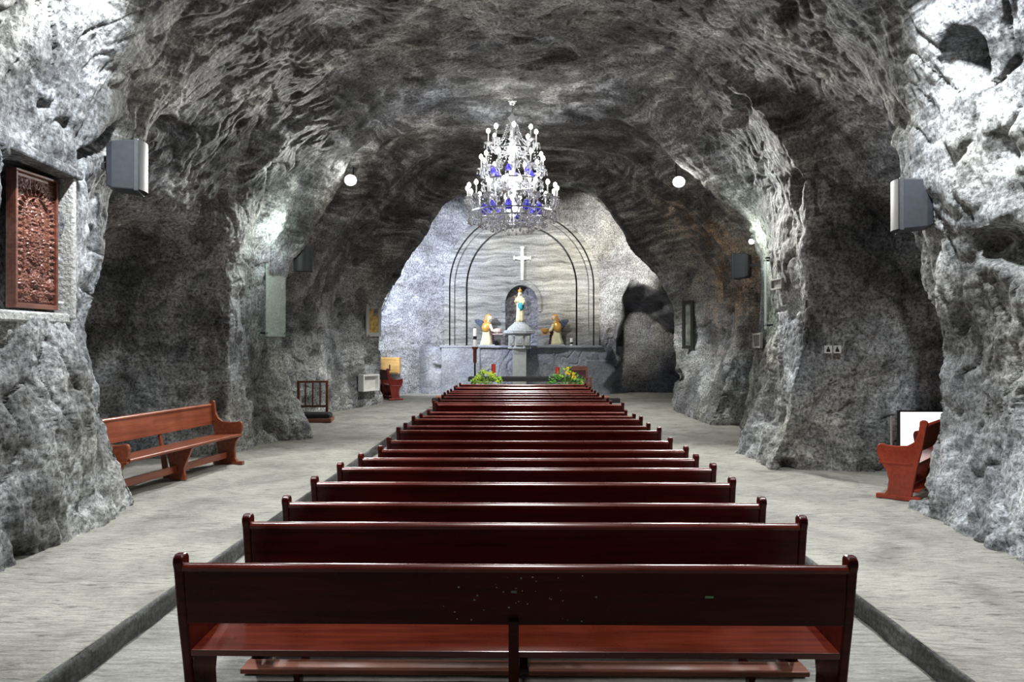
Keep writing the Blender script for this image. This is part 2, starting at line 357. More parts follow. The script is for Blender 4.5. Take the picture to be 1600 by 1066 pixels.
def side_table(st, th):
    ys = np.array([s[0] for s in st]); tab = np.array([radii(s[1], th) for s in st])
    k = np.clip(np.searchsorted(ys, YF, side='right') - 1, 0, len(ys) - 2)
    t = (YF - ys[k]) / (ys[k + 1] - ys[k]); t = t * t * (3 - 2 * t)
    return tab[k] * (1 - t)[:, None] + tab[k + 1] * t[:, None]      # NF x nth
crown = np.interp(YF, [c[0] for c in CROWN], [c[1] for c in CROWN])
rl = side_table(LEFT, TH); rr = side_table(RIGHT, PI - TH)
wr = sstep(math.radians(84), math.radians(96), TH)
R = rl * (1 - wr) + rr * wr
wc = 1 - sstep(math.radians(6), math.radians(30), np.abs(TH - PI / 2))
R = R * (1 - wc) + (crown[:, None] / np.maximum(np.sin(TH), .5)) * wc
# angular smoothing of the chords
for _ in range(8):
    R[:, 1:-1] = (R[:, :-2] + 2 * R[:, 1:-1] + R[:, 2:]) / 4
# even spacing along each line, denser near the viewer
P = np.zeros((NT, NY, 3))
for i in range(NT):
    r = R[:, i]; ds = np.hypot(np.diff(YF), np.diff(r))
    wgt = ds / (np.hypot(np.maximum(YF[1:], 0), 4) + 1.0) ** .8 * np.where(YF[1:] < 3.5, .25, 1)
    s = np.concatenate([[0], np.cumsum(wgt)]); s /= s[-1]
    y = np.interp(np.linspace(0, 1, NY), s, YF); rr_ = np.interp(y, YF, r)
    P[i, :, 0] = -math.cos(TH[i]) * rr_; P[i, :, 1] = y; P[i, :, 2] = math.sin(TH[i]) * rr_
du = np.gradient(P, axis=0); dv = np.gradient(P, axis=1)
Nn = np.cross(du, dv); Nn /= np.linalg.norm(Nn, axis=-1, keepdims=True) + 1e-9
ctr = np.stack([np.zeros((NT, NY)), P[..., 1], np.full((NT, NY), 1.5)], -1)
sgn = np.sign(((P - ctr) * Nn)[..., [0, 2]].sum(-1) + 1e-9)
Nn *= sgn[..., None]                                    # outward, into the rock
d = rock_disp(P)
d *= 1 - .45 * sstep(3.8, 5.0, P[..., 2])
# calmer skin round the carved panel and the wall fittings
def calm(c, rad):
    global d
    w = sstep(rad, rad * .4, np.linalg.norm(P - np.array(c), axis=-1)); d = d * (1 - .85 * w)
calm((-4.25, 6.8, 2.75), 1.1); calm((-4.67, 14.0, 2.5), .9); calm((4.30, 13.5, 2.8), 1.1)
# heavier lumps at the foot of the walls
foot = sstep(1.3, .1, P[..., 2]); d += foot * (np.abs(perlin(P * np.array([3.2, 3.2, 2.0]) + 31)) * -.08 + .01)
low = sstep(3.4, 2.0, P[..., 2])          # steep pick grooves low on the walls
d += low * (.03 - np.clip(ridged(P * np.array([3.6, 3.6, .75]) + 13 + .5 * perlin(P * .9)[..., None]), 0, 1) * .05 + ridged(P * np.array([9, 9, 3.5]) + 5) * .008)
P = P + Nn * (d + .05)[..., None]
# recess for the carved panel in the near left wall
box = (P[..., 1] > 6.2) & (P[..., 1] < 7.10) & (P[..., 2] > 2.06) & (P[..., 2] < 3.48) & (P[..., 0] < -3)
P[..., 0] = np.where(box, -4.66, P[..., 0])
iL = int(NT * .20); iR = NT - iL
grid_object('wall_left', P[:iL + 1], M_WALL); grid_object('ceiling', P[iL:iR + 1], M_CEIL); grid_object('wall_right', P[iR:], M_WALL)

# back wall of the altar with the arched frame cut out of it
def arch_z(x, hw, zs, zt):        # height of an arch of half width hw, springing zs, top zt
    t = np.clip(np.abs(x) / hw, 0, 1); return zs + (zt - zs) * np.sqrt(1 - t * t)
A1 = (2.72, 3.9, 6.7); A2 = (2.0, 3.9, 6.1); A3 = (.60, 3.25, 3.95)
gx, gz = np.meshgrid(np.linspace(-5.6, 8.2, 500), np.linspace(-.3, 8.2, 330), indexing='ij')
Pb = np.stack([gx, np.full_like(gx, 27.25), gz], -1)
db = rock_disp(Pb, .9)
ins = (gz < arch_z(gx, *A1)) & (np.abs(gx) < A1[0])
wob = perlin(np.stack([gx * 1.3, gz * 1.3, gx * 0 + 4], -1)) * .9
hole = sstep(4.1, 3.3, gz + .5 * (gx - 4.2) + wob * .5) * sstep(3.5, 4.0, gx + wob * .3 - .12 * (gz - 1.5))
curve = -.9 * sstep(2.8, 5.4, np.abs(gx)) * (1 - hole) + 3.0 * hole - .5 * sstep(5.5, 8, gz)
Pb[..., 1] += np.where(ins, 1.1, db * .9 + curve)
grid_object('wall_back', Pb, M_ALTROCK)

def arch_outline(hw, zs, zt, n=40, z0=1.7):
    pts = [(-hw, z0)]
    for k in range(n + 1):
        a = PI - PI * k / n; pts.append((hw * math.cos(a), zs + (zt - zs) * math.sin(a)))
    pts.append((hw, z0)); return pts
def arch_band(name, o, i, y0, y1, mat, z0=1.7):
    po, pi_ = arch_outline(*o, z0=z0), arch_outline(*i, z0=z0)
    m = MB()
    rings = [[(a[0], y0, a[1]), (b[0], y0, b[1]), (b[0], y1, b[1]), (a[0], y1, a[1])] for a, b in zip(po, pi_)]
    m.rings(rings, cap=True); return tag(m.build(name, mat, smooth=True, angle=35), kind='structure')
def grow(a, d_): return (a[0] + d_, a[1], a[2] + d_)
arch_band('trim_1', grow(A1, .12), grow(A1, -.05), 27.13, 28.0, M_STRATA)
arch_band('trim_2', grow(A1, -.05), grow(A1, -.10), 27.4, 28.0, M_KERB)
arch_band('trim_3', grow(A1, -.10), grow(A1, -.24), 27.16, 28.0, M_STRATA)
arch_band('trim_4', grow(A1, -.24), grow(A2, .06), 27.28, 28.0, M_STRATA)
arch_band('trim_5', grow(A2, .06), A2, 27.5, 28.0, M_KERB)
# inner smooth panel with the small niche
m = MB(); po = arch_outline(*A2); pi_ = arch_outline(*A3)
m.rings([[(a[0], 27.34, a[1]), (b[0], 27.34, b[1]), (b[0], 27.95, b[1]), (a[0], 27.95, a[1])] for a, b in zip(po, pi_)])
tag(m.build('trim_6', M_STRATA, smooth=True, angle=35), kind='structure')
gx, gz = np.meshgrid(np.linspace(-.7, .7, 90), np.linspace(1.6, 4.1, 150), indexing='ij')
Pn = np.stack([gx, 27.82 - .35 * (gx / .7) ** 2 + perlin(np.stack([gx * 9, gz * 9, gx * 0], -1)) * .06, gz], -1)
grid_object('trim_7', Pn, M_PEBBLE)
# hood moulding over the niche
arch_band('trim_8', (.72, 3.3, 4.16), (.61, 3.25, 3.97), 27.27, 27.5, M_STRATA, z0=3.0)
# ledge and the lower wall under it
m = MB(); m.box(-2.95, 2.9, 26.5, 27.6, 1.66, 1.74)
tag(m.build('trim_9', M_BLOCK, bevel=.015), kind='structure')
gx, gz = np.meshgrid(np.linspace(-4.2, 3.75, 320), np.linspace(-.2, 1.70, 90), indexing='ij')
Pl = np.stack([gx, np.full_like(gx, 26.62), gz], -1)
dl = rock_disp(Pl, .6)
blockm = ((gx < -1.5) & (gx > -2.9)) | ((gx > 2.3) & (gx < 3.4) & (gz < 1.2))
Pl[..., 1] += np.where(blockm, -.10, dl) + .9 * sstep(3.3, 4.2, -gx) + 1.0 * sstep(3.0, 3.75, gx + .3 * perlin(np.stack([gx * 0, gz * 2, gx * 0], -1)))
grid_object('wall_back.001', Pl, M_BLOCK)

# ------------------------------------------------------------------ floors and kerbs
KL, KR, SUNK = -2.59, 2.42, -.155
def floor_patch(name, x0, x1, y0, y1, z, mat, nx, ny, amp):
    t = np.linspace(0, 1, ny) ** 1.4
    gx, gy = np.meshgrid(np.linspace(x0, x1, nx), y0 + (y1 - y0) * t, indexing='ij')
    q = np.stack([gx, gy, gx * 0], -1)
    h = perlin(q * .8) * .35 + perlin(q * 2.7 + 5) * .3 + ridged(q * np.array([3, 8, 1])) * .16 + np.abs(perlin(q * 9.)) * .18
    edge = np.minimum(np.abs(gx - KL), np.abs(gx - KR)); wl = sstep(0, .12, edge)
    return grid_object(name, np.stack([gx, gy, z + (h - .35) * amp * wl], -1), mat)
floor_patch('floor', KL, KR, -4.8, 20.4, SUNK, M_FLOOR2, 160, 500, .012)
floor_patch('floor.001', -8.5, KL - .001, -4.8, 27.5, 0, M_FLOOR, 260, 700, .04)
floor_patch('floor.002', KR + .001, 8.5, -4.8, 27.5, 0, M_FLOOR, 260, 700, .04)
floor_patch('floor.003', KL - .001, KR + .001, 20.4, 27.5, 0, M_FLOOR, 200, 200, .02)
def kerb(name, x, s):
    ys = np.linspace(-4.8, 20.4, 420); gy, gk = np.meshgrid(ys, np.arange(4), indexing='ij')
    off = np.array([0, 0, .002, .02])[None, :]; zz = np.array([SUNK - .03, -.045, -.004, .001])[None, :]
    q = np.stack([gy * 3, gk * 1.7, gy * 0], -1); w = perlin(q) * .022
    X = x - s * off + np.where(gk < 3, w, 0); Z = zz + gy * 0 + np.where(gk == 2, perlin(q + 9) * .012, 0)
    return grid_object(name, np.stack([X, gy, Z], -1), M_KERB)
kerb('trim_10', KL + .012, 1); kerb('trim_11', KR - .012, -1)
m = MB(); m.box(KL - .05, KR + .05, 20.38, 20.5, SUNK - .05, .004)
tag(m.build('trim_12', M_KERB), kind='structure')
# ------------------------------------------------------------------ pews
END = [(.03, 0), (.09, .05), (.07, .2), (.03, .40), (-.02, .62), (-.06, .86), (-.075, .90), (-.07, .925), (-.045, .94), (-.01, .938), (.01, .92), (.012, .88), (.03, .76),
       (.07, .68), (.14, .635), (.26, .62), (.36, .625), (.41, .64), (.45, .625), (.465, .58), (.455, .5), (.42, .42), (.36, .33), (.335, .22), (.35, .1), (.39, .04), (.42, 0)]
def make_pew(W_, name='church_pew', mat=M_MAHOG, seat=M_SEAT, kneel=M_KNEEL, plank=None, short=False, drop=0):
    root = empty(name, (0, 0, 0)); h = W_ / 2; th = .05
    for s in (-1, 1):
        m = MB(); x1 = s * h; x0 = s * (h - th)
        m.prism(END, 'x', min(x0, x1), max(x0, x1))
        m.build('end_panel', mat, root, bevel=.010)
        f = MB(); f.box(min(x0, x1) - .012, max(x0, x1) + .012, .0, .47, 0, .05); f.build('foot', mat, root, bevel=.008)
        r = MB(); r.box(min(x0, x1) - .004, max(x0, x1) + .004, .10, .44, .405, .435); r.build('arm_trim', mat, root, bevel=.006)
    tilt = Matrix.Rotation(math.radians(8), 4, 'X')
    b = MB(); b.box(-h + th, h - th, -.012, .012, -.145, .145, Matrix.Translation((0, -.025, .735)) @ tilt)
    b.build('backrest', mat, root, bevel=.004)
    t = MB(); prof = [(-.030, 0), (-.032, .016), (-.022, .028), (0, .034), (.02, .026), (.03, .012), (.03, 0)]
    t.prism(prof, 'x', -h + th, h - th, Matrix.Translation((0, -.045, .862)))
    t.build('top_rail', M_RAIL if mat is M_MAHOG else mat, root, smooth=True, angle=40)
    s_ = MB(); s_.prism([(.025, .412), (.02, .445), (.44, .462), (.455, .452), (.455, .43), (.44, .42)], 'x', -h + th, h - th)
    s_.build('seat', seat, root, bevel=.004)
    c = MB(); c.prism([(.12, 0), (.14, .12), (.10, .3), (.03, .42), (.45, .42), (.40, .3), (.33, .15), (.36, 0)], 'x', -.022, .022)
    c.build('centre_leg', mat, root, bevel=.005)
    u = MB(); u.prism([(.0, .30), (-.05, .62), (-.02, .62), (.05, .3), (.12, .02), (.04, .02)], 'x', -.025, .025)
    u.build('centre_brace', mat, root, bevel=.004)
    st = MB(); st.box(-h + th, h - th, .21, .235, .10, .19); st.build('stretcher', mat, root)
    if kneel:
        for s in (-1, 1):
            a = MB(); a.box(s * (h - .35) - .018, s * (h - .35) + .018, -.16, .06, .05, .10)
            a.box(s * (h - .35) - .018, s * (h - .35) + .018, -.15, -.08, 0, .085); a.build('kneeler_leg', mat, root, bevel=.004)
        for s in (-1, 1):
            k = MB(); k.box(min(s * .03, s * (h - .04)), max(s * .03, s * (h - .04)), -.20, -.06, .085, .115); k.build('kneeler', kneel, root, bevel=.008)
    return root
# (left end px, right end px, back top px) of each row as seen, nearest first
ROWS = [(270, 1335, 882), (378, 1258, 817), (440, 1195, 786), (485, 1148, 754), (526, 1118, 731), (559, 1091, 716), (590, 1075, 703), (602, 1052, 690),
        (617, 1035, 674), (628, 1018, 667), (641, 1006, 656), (655, 993, 650), (667, 980, 644), (679, 975, 632)]
NPEW = 23; PW = 3.3
ORD = ['second', 'third', 'fourth', 'fifth', 'sixth', 'seventh', 'eighth', 'ninth', 'tenth', 'eleventh', 'twelfth', 'thirteenth', 'fourteenth', 'fifteenth',
       'sixteenth', 'seventeenth', 'eighteenth', 'nineteenth', 'twentieth', 'twenty-first', 'twenty-second', 'last']
proto = make_pew(PW)
rows = []
for i in range(NPEW):
    if i < len(ROWS):
        a, b_, t_ = ROWS[i]; y = PW * FPX / (b_ - a); x = ((a + b_) / 2 - VPX) * y / FPX; top = CAMH - (t_ - HOR) * y / FPX
    else:
        y = rows[-1][1] + .70; x = .02 + random.uniform(-.03, .03); top = .73 + random.uniform(-.01, .02)
    if rows: y = max(y, rows[-1][1] + .675)
    rows.append((x, y, top))
for i, (x, y, top) in enumerate(rows):
    o = proto if i == 0 else copy_tree(proto)
    o.location = (x, y + .045, SUNK + .002)
    o.scale = (1, 1, (top - SUNK) / .895)
    if i == 0: lab = 'nearest dark mahogany pew with white scuffs and a green sticker on its back'
    elif i == NPEW - 1: lab = 'farthest mahogany pew, in front of the black altar table and flowers'
    elif i == 1: lab = 'dark mahogany pew directly in front of the nearest scuffed one'
    else: lab = 'dark red mahogany pew, %s row counted from the nearest pew' % ORD[i - 1]
    tag(o, lab, 'pew', 'church pews down the middle of the nave')
NEARPEW = proto

# scuffs, a white tag and a green sticker on the back of the nearest pew
rnd = random.Random(3)
m = MB(); tl = Matrix.Translation((0, -.025, .735)) @ Matrix.Rotation(math.radians(8), 4, 'X')
for k in range(34):
    u = rnd.gauss(.05, .17); v = rnd.uniform(-.135, .135); a = rnd.uniform(.001, .0035)
    m.box(u - a, u + a * rnd.uniform(.8, 2), -.0132, -.0118, v - a, v + a, tl)
m.build('scuff', M_WHITE, NEARPEW)
m = MB(); m.box(-.013, .016, -.0135, -.0118, .02, .033, tl); m.box(.006, .018, -.0135, -.0118, .042, .047, tl); m.build('paper_tag', plain('grey_tag', (.3, .3, .31), .6), NEARPEW)
m = MB(); m.box(.925, .965, -.0135, -.0118, -.002, .009, tl); m.build('green_sticker', plain('green_tag', (.25, .62, .30), .5), NEARPEW)['label'] = 'small green sticker'

# ------------------------------------------------------------------ fittings on the rock
from mathutils.bvhtree import BVHTree
_bv = []
for nme in ('wall_left', 'wall_right', 'ceiling', 'wall_back', 'wall_back.001'):
    me = bpy.data.objects[nme].data
    co = np.empty(len(me.vertices) * 3, np.float32); me.vertices.foreach_get('co', co)
    q = np.empty(len(me.polygons) * 4, np.int32); me.loops.foreach_get('vertex_index', q)
    _bv.append(BVHTree.FromPolygons(co.reshape(-1, 3).tolist(), q.reshape(-1, 4).tolist()))
EYE = Vector((0, 0, CAMH))
def ray(o, d):
    best = None
    for b in _bv:
        h = b.ray_cast(o, d)
        if h[0] is not None and (best is None or h[3] < best[1]): best = (h[0], h[3])
    return best[0] if best else None
def hit(px, py): return ray(EYE, Vector(((px - VPX) / FPX, 1, (HOR - py) / FPX)).normalized())
def yawed(a, b):      # a frame whose local x runs from a to b (plan view), local -y looks to the nave
    d = Vector((b[0] - a[0], b[1] - a[1], 0)); return d.length, math.atan2(d.y, d.x), (Vector(a) + Vector(b)) / 2

# long bench in the left recess, bench in the right recess, small bench by the altar
def side_bench(W_, mat, loc, rz, label, grp=None, seat=None, s=1):
    o = make_pew(W_, 'wooden_bench', mat, seat or mat, None); o.location = loc; o.rotation_euler = (0, 0, rz); o.scale = (1, 1, s)
    k = MB(); k.box(-W_ / 2 + .05, W_ / 2 - .05, .02, .16, .10, .13); k.build('foot_board', mat, o, bevel=.006)
    return tag(o, label, 'bench', grp)
side_bench(2.6, M_BENCH, (-4.80, 9.80, .0), math.radians(-90 - 8), 'long orange-brown wooden bench against the left rock recess', s=1.02)
side_bench(1.75, M_BENCHR, (5.10, 9.13, .0), math.radians(49.5), 'reddish wooden bench seen end-on beside the right rock pillar', s=1.0)
side_bench(1.5, M_REDW, (-4.55, 24.2, 0), math.radians(-90 + 25), 'small dark red bench by the left altar wall under the yellow box', s=1.08)

def speaker(px, py, y, rz, label, body, s=1.0, tilt=0):
    x, _, z = W(px, py, y)
    o = empty('loudspeaker', (x, y, z), rz); o.scale = (s, s, s); o.rotation_euler = (0, tilt, rz)
    m = MB(); n = 5
    m.rings([[(-w, yy, -h), (w, yy, -h), (w, yy, h), (-w, yy, h)] for yy, w, h in ((-.30, .10, .22), (-.24, .14, .25), (0, .18, .265))])
    m.build('cabinet', body, o, bevel=.012)
    f = MB(); R_ = []
    for k in range(9):
        a = -1 + 2 * k / 8; R_.append([(a * .178, .0, -.262), (a * .178, .035 + .05 * (1 - a * a), -.262), (a * .178, .035 + .05 * (1 - a * a), .262), (a * .178, 0, .262)])
    f.rings(R_); f.build('grille', M_MESH, o, smooth=True, angle=50)
    e = MB(); e.box(-.19, .19, -.02, .02, .262, .275); e.box(-.19, .19, -.02, .02, -.275, -.262); e.box(-.192, -.178, -.02, .02, -.275, .275); e.box(.178, .192, -.02, .02, -.275, .275)
    e.build('front_trim', M_GREYL, o, bevel=.003)
    b = MB(); b.box(-.03, .03, -.62, -.28, -.03, .03); b.box(-.06, .06, -.31, -.29, -.1, .1); b.build('wall_bracket', M_METAL, o)
    return tag(o, label, 'loudspeaker', 'loudspeakers fixed to the rock')
speaker(213, 261, 7.9, math.radians(-72), 'large grey loudspeaker high on the left near pillar, above the long bench', M_GREY)
speaker(1402, 324, 7.9, math.radians(70), 'large grey loudspeaker high on the right near pillar, above the end-on bench', M_GREY)
speaker(472, 404, 14.6, math.radians(-150), 'dark fronted loudspeaker on the left middle pillar beside the glass plaque', M_GREY, .95)
speaker(1149, 417, 14.9, math.radians(52), 'blue-grey loudspeaker on the right middle pillar beside the small lamp', M_GREY, .95)

def flood(px, py, y, label, r=.11):
    x, _, z = W(px, py, y)
    o = empty('flood_lamp', (x, y, z)); m = MB()
    m.sphere((0, -.02, 0), (r, .05, r * .9), 16, 10); m.build('lens', M_LAMP, o, smooth=True)
    h = MB(); h.rings([[(w * math.cos(a * PI / 6), yy, w * .9 * math.sin(a * PI / 6)) for a in range(12)] for yy, w in ((0, r * 1.08), (.1, r * .9), (.16, r * .4))]); h.build('housing', M_METAL, o)
    b = MB(); b.tube([(0, .12, 0), (0, .2, .1), (0.0, .25, .5)], .015); b.build('bracket', M_METAL, o)
    return tag(o, label, 'lamp', 'flood lamps on the second arch')
flood(547, 281, 13.98, 'glaring round flood lamp on the arch, left of the chandelier')
flood(1060, 285, 13.98, 'glaring round flood lamp on the arch, right of the chandelier')
x, y, z = W(1173, 378, 13.95)
o = empty('wall_lamp', (x, y, z)); m = MB(); m.sphere((0, 0, 0), .05, 12, 8); m.build('bulb', M_LAMP2, o, smooth=True)
m = MB(); m.lathe([(.03, .03), (.04, .05), (.03, .09)], 12); m.tube([(0, 0, .08), (.2, .05, .12), (.5, .1, .14)], .012); m.build('holder', M_METAL, o)
tag(o, 'small round lamp on the right middle pillar above the glass plaque', 'lamp')

# glass plaques on the middle pillars
mg, nt, b = new_mat('greenish_glass'); b.inputs['Base Color'].default_value = (.90, .97, .93, 1); b.inputs['Roughness'].default_value = .18
tr = N(nt, 'ShaderNodeBsdfTransparent'); tr.inputs[0].default_value = (.93, .99, .96, 1)
mx = N(nt, 'ShaderNodeMixShader'); mx.inputs[0].default_value = .3
nt.links.new(tr.outputs[0], mx.inputs[1]); nt.links.new(b.outputs[0], mx.inputs[2]); nt.links.new(mx.outputs[0], nt.nodes['Material Output'].inputs[0])
def on_wall(name, px0, px1, py0, py1, off=.05, flat=.0):
    """a frame spanned between two points of the rock; returns empty, width, height"""
    pm = (py0 + py1) / 2
    A = hit(px0, pm); B = hit(px1, pm); L_, rz, c = yawed(A, B)
    if L_ > 1.3: L_ = .5; c = min(A, B, key=lambda q: q.y).copy()
    nrm = Vector((math.sin(rz), -math.cos(rz), 0))
    o = empty(name, c + nrm * off, rz)
    return o, L_, (py1 - py0) * c.y / FPX
def plaque(px0, px1, py0, py1, off, label):
    o, L_, h = on_wall('glass_plaque', px0, px1, py0, py1, off)
    m = MB(); m.box(-L_ / 2, L_ / 2, -.006, .006, -h / 2, h / 2); m.build('glass_sheet', mg, o)
    for u in (-1, 1):
        for v in (-h / 2 + .06, h / 2 - .06):
            q = MB(); q.prism([(.016 * math.cos(k * PI / 5) + u * (L_ / 2 - .05), .016 * math.sin(k * PI / 5) + v) for k in range(10)], 'y', -.014, off + .03); q.build('standoff_bolt', M_METAL, o)
    return tag(o, label, 'plaque')
plaque(406, 437, 408, 526, .09, 'tall greenish glass plaque on the left middle pillar')
plaque(1184, 1203, 400, 514, .09, 'tall greenish glass plaque on the right middle pillar')
def frame_parts(o, w, h, t, mf, mi, d=.05):
    m = MB(); m.box(-w / 2, w / 2, -d, 0, h / 2 - t, h / 2); m.box(-w / 2, w / 2, -d, 0, -h / 2, -h / 2 + t); m.box(-w / 2, -w / 2 + t, -d, 0, -h / 2 + t, h / 2 - t); m.box(w / 2 - t, w / 2, -d, 0, -h / 2 + t, h / 2 - t)
    m.build('frame', mf, o, bevel=.004)
    m = MB(); m.box(-w / 2 + t, w / 2 - t, -d * .4, 0, -h / 2 + t, h / 2 - t); return m.build('picture', mi, o)
M_PIC = plain('picture_grey', (.22, .24, .22), .3, vary=.6, scale=5)
o, w, h = on_wall('picture_frame', 1069, 1086, 470, 545, .06)
frame_parts(o, w, h, .09, plain('black_frame', (.03, .032, .03), .4), M_PIC); tag(o, 'tall dark framed picture on the right wall near the altar', 'picture')
o, w, h = on_wall('icon_frame', 568, 591, 476, 526, .05)
frame_parts(o, w, h, .12, plain('pale_frame', (.42, .42, .40), .5), plain('gilt_icon', (.5, .33, .10), .35, vary=.5, scale=9)); tag(o, 'pale framed golden icon on the left wall near the altar', 'icon')
o, w, h = on_wall('white_niche_box', 557, 582, 585, 611, .04)
frame_parts(o, w, h, .05, M_WHITE, plain('niche_white', (.62, .62, .58), .5, vary=.25, scale=3), d=.2); tag(o, 'small white open box set low in the left wall, below the golden icon', 'box')
o, w, h = on_wall('stone_tablet', 1211, 1228, 436, 453, .04)
frame_parts(o, w, h, .025, plain('tablet_edge', (.4, .4, .38), .6), plain('tablet_face', (.3, .3, .29), .6, vary=.5, scale=25)); tag(o, 'small square grey tablet on the right middle pillar face', 'plaque')
o, w, h = on_wall('junction_panel', 1182, 1194, 521, 544, .04)
frame_parts(o, w, h, .03, plain('panel_edge', (.5, .5, .47), .5), plain('panel_face', (.2, .2, .2), .5, vary=.5, scale=20)); tag(o, 'small grey framed panel under the glass plaque on the right pillar', 'panel')
for k, (a, b_) in enumerate(((1286, 1298), (1300, 1312))):
    o, w, h = on_wall('information_sign', a, b_, 540, 552, .09)
    if w > .2: w = .13
    m = MB(); m.box(-w / 2, w / 2, -.012, 0, -h / 2, h / 2); m.build('plate', M_WHITE, o, bevel=.003)
    g = MB()      # dark pictogram of a person
    g.prism([(-.028, -.035), (.028, -.035), (.022, .0), (.01, .016), (-.01, .016), (-.022, .0)], 'y', -.0135, -.011); g.sphere((0, -.012, .027), (.012, .002, .012), 8, 5)
    g.build('pictogram', M_BLACK, o)
    tag(o, 'white square sign on the dark right recess wall, %s of the two' % ('left' if k == 0 else 'right'), 'sign', 'signs on the right recess wall')

# glowing white display in the right recess and a thin pale post beside it
o = empty('light_box', (5.42, 10.1, 0))
m = MB(); m.box(-.30, .30, 0, .06, .16, .90); m.build('casing', M_METAL, o, bevel=.004)
m = MB(); m.box(-.28, .28, -.006, 0, .18, .88); m.build('lit_face', plain('lit_face', (1, 1, 1), .4, emit=(1, 1, 1), estr=1.6, vary=0), o)
for s in (-1, 1):
    m = MB(); m.box(s * .26 - .015, s * .26 + .015, -.12, .18, 0, .02); m.box(s * .26 - .015, s * .26 + .015, .01, .05, .02, .16); m.build('foot', M_METAL, o)
tag(o, 'glowing white display panel on the floor behind the right bench', 'display')
o = empty('slim_post', (4.72, 9.5, 0)); m = MB(); m.lathe([(.09, 0), (.09, .015), (.014, .03), (.012, .86), (.018, .88), (.0, .89)], 12)
tag(m.build('slim_post', plain('pale_metal', (.5, .5, .5), .4, metal=.6)), 'thin pale metal post beside the glowing display panel', 'post').location = (4.72, 9.5, 0); bpy.data.objects.remove(o)

# carved wooden panel in the near left wall
o = empty('carved_panel', (-4.52, 6.785, 2.13), 0)
nu, nv = 150, 300; Wp, Hp = .57, 1.25
u, v = np.meshgrid(np.linspace(-1, 1, nu), np.linspace(0, 1, nv), indexing='ij'); X_ = u * Wp / 2; Z_ = v * Hp
hgt = np.zeros_like(u)
def blob(cx, cz, rx, rz_, a):
    global hgt; hgt = np.maximum(hgt, a * np.sqrt(np.clip(1 - ((X_ - cx) / rx) ** 2 - ((Z_ - cz) / rz_) ** 2, 0, 1)))
rad = np.hypot(X_, (Z_ - .86)); ang = np.arctan2(Z_ - .86, X_)
ring = sstep(.012, 0, np.abs(rad - .165)) * (Z_ > .86) + sstep(.012, 0, np.abs(np.abs(X_) - .165)) * ((Z_ <= .86) & (Z_ > .36))
hgt += ring * .022
rays = (rad > .185) & (rad < .245) & (Z_ > .86); hgt += rays * np.clip(np.cos(ang * 26), 0, 1) * .022
side = (np.abs(X_) > .185) & (np.abs(X_) < .245) & (Z_ <= .86) & (Z_ > .12); hgt += side * (np.abs(np.sin(Z_ * 52)) * .02)
blob(0, .98, .035, .045, .035); blob(0, .84, .06, .12, .03); blob(0, .66, .085, .14, .028); blob(0, .50, .11, .1, .022)
for s_ in (-1, 1):
    blob(s_ * .09, .8, .025, .11, .02); blob(s_ * .11, .62, .028, .1, .018); blob(s_ * .19, .22, .055, .06, .035); blob(s_ * .19, .15, .07, .04, .022); blob(s_ * .09, .38, .03, .05, .02)
blob(0, .26, .075, .085, .03); blob(0, .13, .06, .05, .025)
cv = np.stack([X_ * 30, Z_ * 30, X_ * 0], -1); inner = (np.abs(X_) < .255) & (Z_ > .06) & (Z_ < 1.19)
hgt += inner * (np.abs(perlin(cv)) * .016 + np.clip(perlin(cv * 1.9 + 7), 0, 1) * .012)
g = grid_object('carved_relief', np.stack([X_, -.012 - hgt, Z_], -1), M_CARVE, None); g.parent = o
m = MB(); m.box(-Wp / 2, Wp / 2, -.004, .05, 0, Hp); m.build('board', M_CARVE, o)
m = MB(); t = .028
for q in ((-Wp / 2, Wp / 2, 0, t * 1.6), (-Wp / 2, Wp / 2, Hp - t, Hp), (-Wp / 2, -Wp / 2 + t, t, Hp - t), (Wp / 2 - t, Wp / 2, t, Hp - t)): m.box(q[0], q[1], -.045, .0, q[2], q[3])
m.build('frame', M_CARVE, o, bevel=.006)
o.rotation_euler = (0, 0, math.radians(90 - 2)); tag(o, 'tall carved dark wood relief panel set into the near left rock wall', 'carving')
m = MB(); m.prism([(6.05, 3.46), (7.22, 3.41), (7.24, 3.50), (6.05, 3.58)], 'x', -4.85, -4.31); tag(m.build('trim_13', M_WALL, bevel=.02), kind='structure')
m = MB(); m.box(-4.85, -4.34, 7.10, 7.16, 2.04, 3.42); tag(m.build('trim_14', plain('rough_plaster', (.42, .43, .42), .8, vary=.35, scale=30, bump=.8), bevel=.02), kind='structure')
m = MB(); m.box(-4.85, -4.38, 6.1, 7.16, 2.0, 2.10); tag(m.build('trim_15', bpy.data.materials['rough_plaster'], bevel=.02), kind='structure')

# prayer kneeler with slatted frame in the second left recess
o = empty('prayer_kneeler', (-4.92, 17.25, 0), math.radians(8)); m = MB()
for s in (-1, 1):
    p = MB(); p.box(s * .33 - .03, s * .33 + .03, .18, .24, 0, .93); p.build('post', M_RACK, o, bevel=.006)
for z_ in (.30, .88):
    p = MB(); p.box(-.36, .36, .185, .235, z_, z_ + .05); p.build('rail', M_RACK, o, bevel=.006)
for k in range(3):
    p = MB(); p.box(-.17 + k * .17 - .015, -.17 + k * .17 + .015, .195, .225, .35, .88); p.build('slat', M_RACK, o)
p = MB(); p.box(-.42, .5, -.42, .24, 0.0, .09); p.build('base_board', M_RACK, o, bevel=.01)
p = MB(); p.rings([[(x_ * w_ + .03, y_ * w_ * .8 - .12, z_) for x_, y_ in ((-.42, -.34), (.42, -.34), (.46, 0), (.42, .34), (-.42, .34), (-.46, 0))] for z_, w_ in ((.09, 1), (.16, 1.02), (.20, .9))]); p.build('cushion', M_BLACK, o, smooth=True, angle=50)
tag(o, 'slatted brown wooden kneeler with black cushion in the left side recess', 'kneeler')

